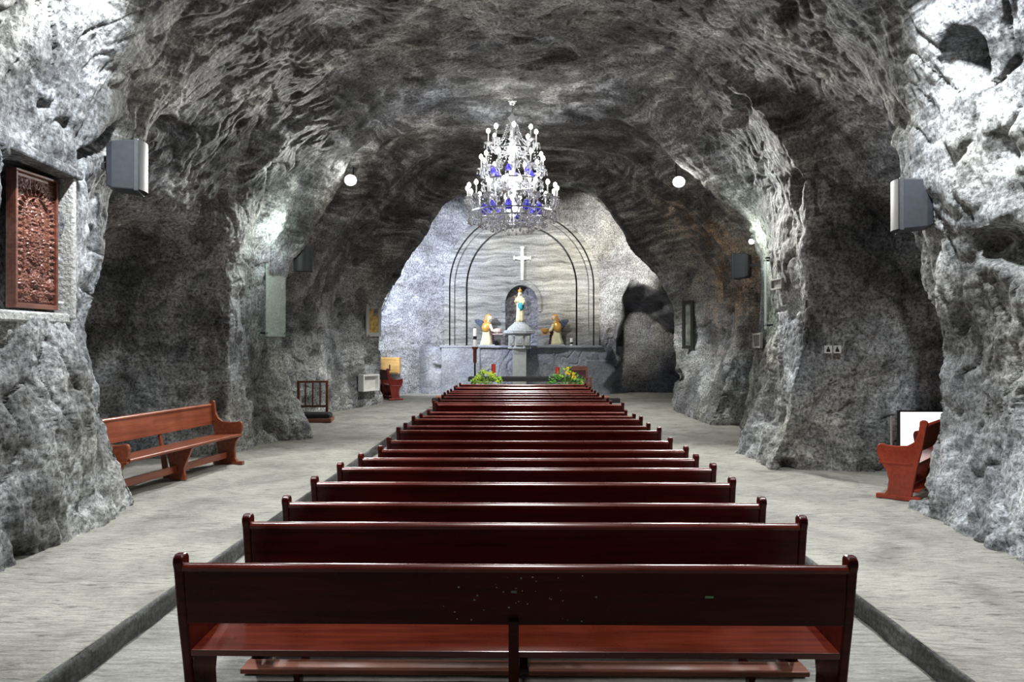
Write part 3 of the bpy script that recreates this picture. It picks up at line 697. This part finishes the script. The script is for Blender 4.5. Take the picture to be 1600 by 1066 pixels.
# yellow wooden box on the left altar wall
c = hit(612, 571); sc_ = c.y / FPX
o = empty('wooden_box', (c.x, c.y - .27, c.z)); w, h = 29 * sc_ / 2, 25 * sc_ / 2
m = MB(); m.box(-w, w, -.15, .25, -h, h); m.build('casing', M_PALEWOOD, o, bevel=.01)
m = MB(); m.box(-w + .04, w - .04, -.17, -.15, -h + .04, h - .04); dr = m.build('door', M_PALEWOOD, o, bevel=.006)
m = MB(); m.box(-.01, .02, -.20, -.17, -.16, .04); m.build('handle', M_METAL, dr)
tag(o, 'yellow wooden box with a dark handle on the left altar wall', 'box')

# ------------------------------------------------------------------ altar furniture
M_STONE = plain('white_stone', (.46, .47, .45), .5, vary=.12, scale=6, bump=.1)
M_STONEG = plain('grey_carved_stone', (.45, .48, .50), .55, vary=.35, scale=22, bump=.3)
M_CREAM = plain('cream_robe', (.78, .74, .48), .5, vary=.15, scale=12)
M_SKIN = plain('painted_skin', (.85, .60, .45), .5)
M_GOLD = plain('gold_paint', (.75, .42, .10), .35, metal=.3)
M_MAROON = plain('maroon_mantle', (.12, .06, .07), .6)
M_BLUEW = plain('dark_blue_wing', (.05, .07, .12), .5, vary=.4, scale=14)
M_TEAL = plain('teal_sash', (.04, .35, .42), .5)
M_ORANGE = plain('orange_hair', (.72, .32, .10), .5, vary=.3, scale=20)
M_RED = plain('red_wax', (.55, .05, .03), .35)
M_WAX = plain('white_wax', (.85, .84, .78), .4)

o = empty('stone_pedestal', (-.075, 26.0, 0))
m = MB(); m.box(-.24, .24, -.2, .2, 0, 1.62); m.build('shaft', M_STONE, o, bevel=.01)
m = MB(); m.box(-.30, .30, -.26, .26, 0, .10); m.build('plinth', M_STONE, o, bevel=.02)
def octa(r): return [(r * math.cos(PI / 8 + k * PI / 4), r * math.sin(PI / 8 + k * PI / 4)) for k in range(8)]
m = MB(); m.rings([[(a, b_ * .75, z_) for a, b_ in octa(r)] for z_, r in ((1.60, .30), (1.64, .45), (1.68, .43), (1.72, .42), (2.10, .42), (2.14, .45))]); m.build('capital', M_STONEG, o, bevel=.008)
for k in range(3):
    m = MB(); w = .13 if k == 1 else .085; c_ = (-.28, 0, .28)[k]; m.box(c_ - w, c_ + w, -.335 if k == 1 else -.31, -.27, 1.74, 2.08); pn = m.build('carved_panel', M_STONE, o, bevel=.015)
    q = MB(); q.prism([((w * .6) * math.cos(t * PI / 6) + c_, .11 * math.sin(t * PI / 6) + 1.91) for t in range(12)], 'y', -.35 if k == 1 else -.325, -.30); q.build('medallion', M_STONEG, pn)
m = MB(); m.rings([[(a, b_ * .7, z_) for a, b_ in octa(r)] for z_, r in ((2.14, .5), (2.17, .60), (2.26, .60), (2.28, .5))]); m.build('table_slab', M_STONEG, o)
m = MB(); m.lathe([(.44, 2.27), (.42, 2.34), (.34, 2.42), (.25, 2.49), (.2, 2.53), (.19, 2.565)], 16, Matrix.Scale(.75, 4, (0, 1, 0))); m.build('domed_base', M_STONEG, o, smooth=True, angle=40)
tag(o, 'pale stone column with octagonal carved capital under the Virgin statue', 'pedestal')

def ell(cx, cy, rx, ry, z, n=20, wob=0):
    return [(cx + (rx + wob * math.cos(7 * t)) * math.cos(t), cy + (ry + wob * math.cos(7 * t)) * math.sin(t), z) for t in [2 * PI * j / n for j in range(n)]]
# standing Virgin
o = empty('virgin_statue', (-.06, 26.0, 2.565))
m = MB(); m.rings([ell(0, 0, a, b_, z_, 28, w_) for z_, a, b_, w_ in ((0, .15, .13, .012), (.1, .14, .12, .014), (.35, .125, .11, .012), (.55, .12, .10, .008), (.66, .11, .085, .004), (.74, .13, .09, .003), (.84, .135, .085, 0), (.89, .09, .065, 0), (.915, .04, .04, 0),
    (.935, .038, .04, 0), (.955, .055, .06, 0), (.99, .062, .07, 0), (1.03, .058, .066, 0), (1.06, .035, .04, 0), (1.067, .01, .01, 0))])
m.tube([(-.11, -.01, .83), (-.16, -.05, .70), (-.17, -.13, .72), (-.155, -.17, .75)], [.045, .04, .03, .02]); m.tube([(.11, -.01, .83), (.16, -.05, .69), (.13, -.13, .67), (.09, -.16, .69)], [.045, .04, .03, .02])
m.build('body', M_CREAM, o, smooth=True)
m = MB(); m.sphere((0, -.052, .985), (.04, .026, .055), 12, 8); m.sphere((0, -.08, .98), (.008, .012, .014), 6, 4); m.build('face', M_SKIN, o, smooth=True)
m = MB(); m.rings([ell(0, .022, a, b_, z_) for z_, a, b_ in ((.6, .13, .07), (.8, .145, .075), (.88, .11, .07), (.93, .065, .05), (1.0, .075, .06), (1.06, .05, .05), (1.075, .01, .01))]); m.build('veil', plain('pale_veil', (.72, .72, .62), .5), o, smooth=True)
m = MB(); m.lathe([(.055, 1.05), (.062, 1.08), (.07, 1.13), (.035, 1.15), (.0, 1.17)], 10); m.box(-.008, .008, -.008, .008, 1.15, 1.22); m.box(-.022, .022, -.008, .008, 1.185, 1.20); m.build('crown', M_GOLD, o)
m = MB(); m.rings([ell(.03, -.02, a, b_, z_) for z_, a, b_ in ((.40, .06, .10), (.5, .12, .11), (.62, .12, .105), (.68, .09, .09))]); m.build('sash', M_TEAL, o, smooth=True)
m = MB(); m.sphere((.115, -.15, .80), (.03, .03, .035), 8, 6); m.rings([ell(.12, -.14, a, a, z_, 10) for z_, a in ((.6, .04), (.7, .045), (.77, .03))]); m.build('infant', M_CREAM, o, smooth=True)
m = MB(); m.tube([(-.155, -.18, .60), (-.16, -.18, .85)], .008); m.sphere((-.16, -.18, .88), .025, 8, 6); m.build('sceptre', M_GOLD, o)
tag(o, 'standing crowned Virgin statue in cream robe with teal sash in the niche', 'statue')

def angel(x, s, label):       # s = +1 looks and reaches towards +x
    o = empty('angel_statue', (x, 26.95, 1.74)); o.scale = (s, 1, 1) if False else (1, 1, 1)
    X = lambda a: a * s
    m = MB(); m.rings([ell(X(cx), cy, a, b_, z_, 24, w_) for z_, cx, cy, a, b_, w_ in ((0, -.02, 0, .24, .20, .012), (.10, -.02, 0, .22, .18, .015), (.28, .0, 0, .18, .15, .012), (.45, -.02, 0, .14, .12, .006), (.62, -.02, 0, .15, .11, .003), (.75, .0, 0, .16, .10, 0), (.83, .03, 0, .10, .08, 0),
        (.87, .05, 0, .05, .05, 0), (.90, .06, 0, .05, .055, 0), (.95, .08, -.01, .08, .085, 0), (1.01, .09, -.01, .09, .095, 0), (1.07, .085, -.01, .08, .085, 0), (1.11, .08, 0, .045, .05, 0), (1.12, .08, 0, .01, .01, 0))])
    m.build('body', M_CREAM, o, smooth=True)
    m = MB(); m.sphere((X(.145), -.045, 1.0), (.055, .05, .075), 12, 8); m.sphere((X(.20), -.06, .99), (.014, .012, .018), 6, 4); m.build('face', M_SKIN, o, smooth=True)
    m = MB(); m.rings([ell(X(cx), cy, a, b_, z_, 18, .006) for z_, cx, cy, a, b_ in ((.80, -.06, .03, .05, .05), (.9, -.03, .03, .09, .085), (1.0, .03, .02, .105, .11), (1.09, .06, .01, .095, .10), (1.15, .07, .0, .04, .04))]); m.build('hair', M_ORANGE, o, smooth=True)
    m = MB(); m.rings([ell(X(cx), cy, a, b_, z_, 16, .004) for z_, cx, cy, a, b_ in ((.50, -.04, -.02, .12, .13), (.66, -.02, -.02, .18, .135), (.80, .0, -.01, .15, .11), (.86, .03, 0, .07, .07))]); m.build('gold_collar', M_GOLD, o, smooth=True)
    for k, (yy, dz) in enumerate(((.10, 0), (.18, .05))):
        w = MB(); ww = [(.0, .66), (-.10, .84), (-.30, .92), (-.46, .90), (-.40, .80), (-.28, .72), (-.20, .58), (-.14, .42), (-.04, .46)]
        w.prism([(X(a), b_ + dz) for a, b_ in ww], 'y', yy - .018, yy + .018); w.build('wing', M_BLUEW, o, bevel=.012)
    a_ = MB(); a_.tube([(X(.12), -.08, .76), (X(.20), -.14, .56), (X(.34), -.15, .50), (X(.46), -.14, .50)], [.06, .055, .045, .03]); a_.tube([(X(.44), -.14, .50), (X(.52), -.14, .515)], [.028, .018]); a_.build('arm', plain('sleeve', (.80, .66, .56), .5) if s > 0 else M_CREAM, o, smooth=True)
    t_ = MB(); t_.box(min(X(.22), X(.58)), max(X(.22), X(.58)), -.20, -.08, .40, .43); t_.rings([ell(X(.42), -.14, a, a, z_, 12) for z_, a in ((.43, .05), (.50, .14), (.60, .15), (.62, .10))]); t_.build('offering_dish', M_GOLD if s < 0 else plain('rose_dish', (.75, .6, .55), .5), o)
    c_ = MB(); c_.rings([ell(X(cx), .06, a, .10, z_, 16, .008) for z_, cx, a in ((0, .2, .10), (.25, .18, .07), (.5, .16, .09), (.74, .12, .08), (.80, .1, .03))]); c_.build('mantle', M_MAROON, o, smooth=True)
    b_ = MB(); b_.box(-.30, .30, -.22, .22, -.0, .035); b_.build('base', M_STONEG, o)
    return tag(o, label, 'statue', 'kneeling angels on the altar ledge')
angel(-1.27, 1, 'kneeling cream and gold angel statue on the ledge, left of the pedestal')
angel(1.27, -1, 'kneeling cream and gold angel statue on the ledge, right of the pedestal')

x, y, z = W(816, 411, 27.30)
o = empty('wall_cross', (x, 27.30, 4.14))
def bar(a, c, t): m = MB(); return m
m = MB(); t = .065
m.prism([(-t * .8, 0), (t * .8, 0), (t, .75), (.27, .78), (.27, .74), (.33, .76), (.33, .90), (.27, .92), (.27, .88), (t, .90), (t * .9, 1.16), (t * 1.3, 1.18), (t * 1.2, 1.26), (-t * 1.2, 1.26), (-t * 1.3, 1.18), (-t * .9, 1.16), (-t, .90), (-.27, .88), (-.27, .92), (-.33, .90), (-.33, .76), (-.27, .74), (-.27, .78), (-t, .75)], 'y', -.07, .06)
tag(m.build('cross', M_STONE, o, bevel=.01), ''); tag(o, 'pale stone cross on the smooth arched altar wall', 'cross')

# black altar table with two red candles
o = empty('altar_table', (.13, 23.1, 0))
m = MB(); m.box(-1.78, 1.78, -.35, .35, .64, .77); m.build('tabletop', M_BLACK, o, bevel=.01)
for sx in (-1, 1):
    for sy in (-1, 1):
        m = MB(); m.box(sx * 1.65 - .04, sx * 1.65 + .04, sy * .27 - .04, sy * .27 + .04, .0, .64); m.build('leg', M_BLACK, o)
tag(o, 'long low black altar table in front of the pedestal', 'table')
for px, hh, lab in ((771, .40, 'red candle on the black table, left of the pedestal'), (871, .30, 'red candle on the black table, right of the pedestal')):
    x, y, z = W(px, 590, 23.1)
    o = empty('red_candle', (x, 23.1, .77)); m = MB(); m.lathe([(.075, 0), (.07, .03), (.065, hh - .03), (.07, hh)], 16); m.build('wax', M_RED, o, smooth=True, angle=40)
    m = MB(); m.lathe([(.005, hh), (.005, hh + .03)], 6); m.build('wick', M_BLACK, o); tag(o, lab, 'candle', 'red candles on the altar table')
# tall candle on a black stand, short candle on the ledge
x, y, z = W(742, 540, 25.0)
o = empty('candle_stand', (x, 25, 0)); m = MB(); m.lathe([(.2, 0), (.2, .03), (.035, .06), (.03, 1.15)], 14); m.build('pole', M_BLACK, o, smooth=True, angle=40)
m = MB(); m.lathe([(.03, 1.12), (.06, 1.2), (.065, 1.6), (.11, 1.66), (.11, 1.70), (.03, 1.70)], 14); m.build('red_cup', plain('dark_red_metal', (.22, .06, .05), .4, metal=.3), o, smooth=True, angle=40)
tag(o, 'tall black stand with red cup left of the altar', 'candle stand')
o2 = empty('white_candle', (x, 25, 1.70)); m = MB(); m.lathe([(.06, 0), (.06, .60), (.05, .62)], 16); m.build('wax', M_WAX, o2, smooth=True, angle=40)
m = MB(); m.lathe([(.064, .25), (.064, .36)], 16); m.build('band', M_METAL, o2); m = MB(); m.lathe([(.006, .62), (.006, .66)], 6); m.build('wick', M_BLACK, o2); tag(o2, 'thick white candle standing on the tall black stand', 'candle')
x, y, z = W(893, 540, 26.8)
o = empty('white_candle', (x, 26.8, 1.74)); m = MB(); m.lathe([(.055, 0), (.055, .26), (.045, .27)], 14); m.build('wax', M_WAX, o, smooth=True, angle=40)
m = MB(); m.lathe([(.058, .05), (.058, .12)], 14); m.build('band', M_METAL, o); m = MB(); m.lathe([(.006, .27), (.006, .32)], 6); m.build('wick', M_BLACK, o); tag(o, 'short white candle on the ledge right of the right angel', 'candle')

# reddish wooden chair right of the altar
o = empty('wooden_chair', (1.95, 24.4, 0), math.radians(12)); M_CH = wood_mat('chair_wood', (.25, .10, .07), (.38, .17, .13), rough=.5, coat=.1)
for sx in (-1, 1):
    m = MB(); m.box(sx * .27 - .03, sx * .27 + .03, .2, .26, 0, 1.06); m.build('back_leg', M_CH, o, bevel=.005)
    m = MB(); m.box(sx * .27 - .03, sx * .27 + .03, -.26, -.2, 0, .66); m.build('front_leg', M_CH, o, bevel=.005)
    m = MB(); m.box(sx * .27 - .035, sx * .27 + .035, -.28, .2, .66, .70); m.build('armrest', M_CH, o, bevel=.005)
m = MB(); m.box(-.30, .30, -.27, .24, .42, .48); m.build('seat', M_CH, o, bevel=.01)
m = MB(); m.box(-.25, .25, .21, .25, .92, 1.06); m.build('top_rail', M_CH, o, bevel=.005); m = MB(); m.box(-.24, .24, .21, .25, .58, .68); m.build('lower_rail', M_CH, o, bevel=.005)
m = MB(); m.box(-.24, .24, .225, .24, .68, .92); m.build('back_panel', M_MAROON, o)
tag(o, 'brown wooden armchair behind the right flower arrangement', 'chair')

# flowers
def flowers(px, y, ztop, spread, label, seed, yellow):
    x = (px - VPX) * y / FPX; o = empty('flower_arrangement', (x, y, 0)); r = random.Random(seed)
    m = MB(); m.lathe([(.13, 0), (.14, .03), (.07, .1), (.06, .35), (.10, .50), (.12, .56), (.10, .56)], 14); m.build('vase', M_METAL, o, smooth=True, angle=40)
    f = MB(); g = MB()
    for k in range(150):
        a = r.uniform(0, 2 * PI); rr_ = spread * math.sqrt(r.random()); zz = .58 + (ztop - .58) * (1 - rr_ / spread * .75) * r.random()
        c = Vector((rr_ * math.cos(a), rr_ * math.sin(a) * .6, zz)); L_ = r.uniform(.07, .14); d_ = Vector((math.cos(a), math.sin(a) * .6, r.uniform(.1, 1.2))).normalized()
        s_ = d_.orthogonal().normalized() * L_ * .28; n_ = d_.cross(s_).normalized() * L_ * .1
        f.add([c, c + d_ * L_ * .5 + s_ + n_, c + d_ * L_, c + d_ * L_ * .5 - s_ + n_, c + d_ * L_ * .5 - n_ * .5], [(0, 1, 4), (1, 2, 4), (2, 3, 4), (3, 0, 4)])
    for k in range(14):
        a = r.uniform(0, 2 * PI); g.tube([(0, 0, .5), (spread * .4 * math.cos(a), .2 * spread * math.sin(a), .75), (spread * .8 * math.cos(a), .4 * spread * math.sin(a), .7 + .2 * r.random())], .006, 5)
    tag(f.build('foliage', plain('leaf_green' , (.10, .30, .05) if yellow else (.30, .50, .07), .5, vary=.5, scale=9), o), kind='stuff'); g.build('stems', bpy.data.materials['leaf_green'], o)
    M_Y = plain('yellow_petals', (.85, .62, .04) if yellow else (.72, .80, .12), .5)
    M_G = plain('lime_petals', (.45, .68, .10), .5)
    for k in range(22):
        a = r.uniform(0, 2 * PI); rr_ = spread * math.sqrt(r.random()) * .95
        if yellow: cx = abs(rr_ * math.cos(a)) if k % 3 else rr_ * math.cos(a)
        else: cx = rr_ * math.cos(a)
        zz = .62 + (ztop - .62) * (1 - abs(cx) / spread) * r.uniform(.5, 1); c = Vector((cx, -abs(rr_ * math.sin(a)) * .5 - .03, zz))
        b_ = MB()
        for q in range(6):
            t = q * PI / 3; d_ = Vector((math.cos(t), -.3, math.sin(t))) * .05; s_ = Vector((-math.sin(t), 0, math.cos(t))) * .02
            b_.add([c, c + d_ * .6 + s_, c + d_, c + d_ * .6 - s_, c + d_ * .6 + Vector((0, .015, 0))], [(0, 1, 4), (1, 2, 4), (2, 3, 4), (3, 0, 4)])
        b_.sphere(c + Vector((0, -.01, 0)), .017, 6, 4); b_.build('blossom', M_Y if k % 3 else M_G, o)
    return tag(o, label, 'flowers', 'flower arrangements before the altar')
flowers(760, 22.3, 1.16, .42, 'lime green flower arrangement at the left end of the black table', 5, False)
flowers(884, 22.3, 1.13, .52, 'yellow and green flower arrangement at the right end of the black table', 9, True)

# communion kneeler across the front of the pews
o = empty('communion_kneeler', (.12, 20.9, 0))
m = MB(); m.box(-2.65, 2.65, -.12, .14, .14, .27); m.build('black_cushion', M_BLACK, o, bevel=.02)
m = MB(); m.box(-2.55, 2.35, -.05, .12, .27, .32); m.build('top_board', M_KNEEL, o, bevel=.008)
for k in range(4):
    m = MB(); m.box(-2.4 + k * 1.55 - .05, -2.4 + k * 1.55 + .05, -.1, .12, 0, .14); m.build('foot', M_BLACK, o)
tag(o, 'long low black kneeler across the nave beyond the last pew', 'kneeler')

# ------------------------------------------------------------------ chandelier
CX, CY = -.17, 13.5
mc, nt, b = new_mat('crystal'); b.inputs['Base Color'].default_value = (.75, .76, .78, 1); b.inputs['Roughness'].default_value = .08; b.inputs['IOR'].default_value = 1.6
b.inputs['Transmission Weight'].default_value = .5; b.inputs['Specular IOR Level'].default_value = .9
M_CRY = mc
M_BLUEG = plain('blue_glass', (.10, .08, .75), .12, trans=.35, vary=.2, scale=30, emit=(.12, .1, 1), estr=0)
M_CHROME = plain('silver_metal', (.75, .76, .78), .2, metal=1.0)
M_BULB = plain('candle_bulb', (1, 1, 1), .3, emit=(1, .98, .95), estr=28, vary=0)
ch = empty('chandelier', (CX, CY, 3.85))
# local z: 0 = lowest crystals, 2.2 = top
top = ray(Vector((CX, CY, 5.5)), Vector((0, 0, 1))); ztop = (top.z if top else 6.2) - 3.85 + .05
m = MB(); m.tube([(0, 0, 2.15), (0, 0, ztop)], .012); m.build('hanging_rod', M_CHROME, ch)
m = MB(); m.lathe([(.0, ztop - .12), (.05, ztop - .11), (.10, ztop - .05), (.11, ztop)], 16); m.build('ceiling_rose', M_CHROME, ch, smooth=True)
m = MB(); m.lathe([(.0, .16), (.05, .2), (.03, .26), (.11, .36), (.15, .42), (.05, .5), (.035, .62), (.08, .7), (.06, .82), (.10, .92), (.13, .98), (.045, 1.06), (.035, 1.2), (.07, 1.3), (.04, 1.42), (.09, 1.52), (.11, 1.56), (.035, 1.64), (.03, 1.8), (.06, 1.88), (.03, 1.98), (.09, 2.08), (.03, 2.14), (.02, 2.17)], 18)
m.build('centre_column', M_CRY, ch, smooth=True)
TIERS = [  # n arms, radius, hub z, bulb z, phase
    (18, .82, .40, .80, .0), (12, .57, 1.0, 1.36, .2), (8, .44, 1.55, 1.84, .1), (6, .42, .55, .92, .3)]
drops = []; bl = []
for (n, r, hz, bz, ph) in TIERS:
    for k in range(n):
        a = 2 * PI * (k + ph) / n; M_ = Matrix.Rotation(a, 4, 'Z')
        cz = bz - .22
        arm = MB(); arm.tube([(.05, 0, hz), (r * .35, 0, hz - .12), (r * .7, 0, hz - .13), (r * .93, 0, hz - .02), (r, 0, cz - .03)], [.014, .013, .012, .011, .010], 6, M_)
        ao = arm.build('arm', M_CRY, ch, smooth=True)
        p = MB(); p.lathe([(.01, cz - .05), (.03, cz - .03), (.075, cz - .005), (.08, cz + .008), (.02, cz + .005)], 10, M_ @ Matrix.Translation((r, 0, 0))); p.build('drip_pan', M_CRY, ao, smooth=True)
        c = MB(); c.lathe([(.013, cz), (.013, bz - .045)], 8, M_ @ Matrix.Translation((r, 0, 0))); c.build('candle_tube', M_WHITE, ao, smooth=True, angle=40)
        q = MB(); q.lathe([(.006, bz - .045), (.026, bz - .03), (.036, bz), (.026, bz + .03), (.004, bz + .05)], 8, M_ @ Matrix.Translation((r, 0, 0))); q.build('bulb', M_BULB, ao, smooth=True)
        for j in range(5):
            t = 2 * PI * j / 5 + a; drops.append((r * math.cos(a) + .07 * math.cos(t), r * math.sin(a) + .07 * math.sin(t), cz - .01, .8))
def pendant(c, s=1.0, mb=None):
    x_, y_, z_ = c; m_ = mb or MB()
    m_.lathe([(.0, z_), (.008 * s, z_ - .01 * s), (.004 * s, z_ - .02 * s)], 6, cx=x_, cy=y_)
    m_.lathe([(.003, z_ - .022 * s), (.014 * s, z_ - .06 * s), (.017 * s, z_ - .085 * s), (.0, z_ - .11 * s)], 6, cx=x_, cy=y_)
    return m_
# rings of long crystals under each tier
rim = []
for (rr_, zz, n, s) in ((.80, .30, 34, 1.15), (.60, .20, 26, 1.15), (.36, .13, 16, 1.15), (.56, .86, 24, 1.0)):
    for k in range(n):
        a = 2 * PI * (k + .5) / n; rim.append((rr_ * math.cos(a), rr_ * math.sin(a), zz + random.uniform(-.03, .03), s))
protoP = pendant((0, 0, 0), 1.0).build('crystal_drop', M_CRY, ch)
for k, (x_, y_, z_, s) in enumerate(rim):
    o = protoP if k == 0 else protoP.copy()
    if k: COL.objects.link(o); o.parent = ch
    o.location = (x_, y_, z_); o.scale = (s * 1.25, s * 1.25, s)
m = MB()
for (x_, y_, z_, s) in drops: pendant((x_, y_, z_), s * 1.1, m)
for (r0, z0, r1, z1, n) in ((.10, 1.95, .31, 1.62, 14), (.11, 1.60, .55, 1.12, 20), (.12, 1.05, .80, .55, 20), (.80, .40, .12, .14, 20), (.55, 1.0, .2, .8, 12), (.44, 1.58, .55, 1.14, 12)):
    for k in range(n):
        a = 2 * PI * k / n
        for j in range(13):
            t = j / 12; rr_ = r0 + (r1 - r0) * t; zz = z0 + (z1 - z0) * t - .10 * math.sin(PI * t)
            m.rings([[(rr_ * math.cos(a) + q * math.cos(u * PI / 2), rr_ * math.sin(a) + q * math.sin(u * PI / 2), zz + h_) for u in range(4)] for q, h_ in ((.002, -.016), (.013, 0), (.002, .016))])
tag(m.build('crystal_strands', M_CRY, ch), kind='stuff')
# silver rings that tie the arms
for rr_, zz in ((.80, .33), (.56, .90), (.31, 1.50), (.60, .24)):
    m = MB(); n = 48; m.rings([[((rr_ + q[0]) * math.cos(2 * PI * k / n), (rr_ + q[0]) * math.sin(2 * PI * k / n), zz + q[1]) for q in ((-.012, -.01), (.012, -.01), (.012, .012), (-.012, .012))] for k in range(n + 1)], cap=False); m.build('silver_ring', M_CHROME, ch)
# blue glass bells
for k in range(10):
    a = 2 * PI * k / 10 + .2; m = MB(); m.lathe([(.004, .52), (.035, .50), (.065, .44), (.075, .36), (.07, .33)], 10, cx=.52 * math.cos(a), cy=.52 * math.sin(a)); m.build('blue_glass_bell', M_BLUEG, ch, smooth=True)
for k in range(6):
    a = 2 * PI * k / 6 + .35; m = MB(); m.lathe([(.004, 1.18), (.03, 1.16), (.055, 1.11), (.06, 1.05)], 10, cx=.36 * math.cos(a), cy=.36 * math.sin(a)); m.build('blue_glass_bell', M_BLUEG, ch, smooth=True)
tag(ch, 'large tiered crystal chandelier with candle bulbs and blue glass bells', 'chandelier')
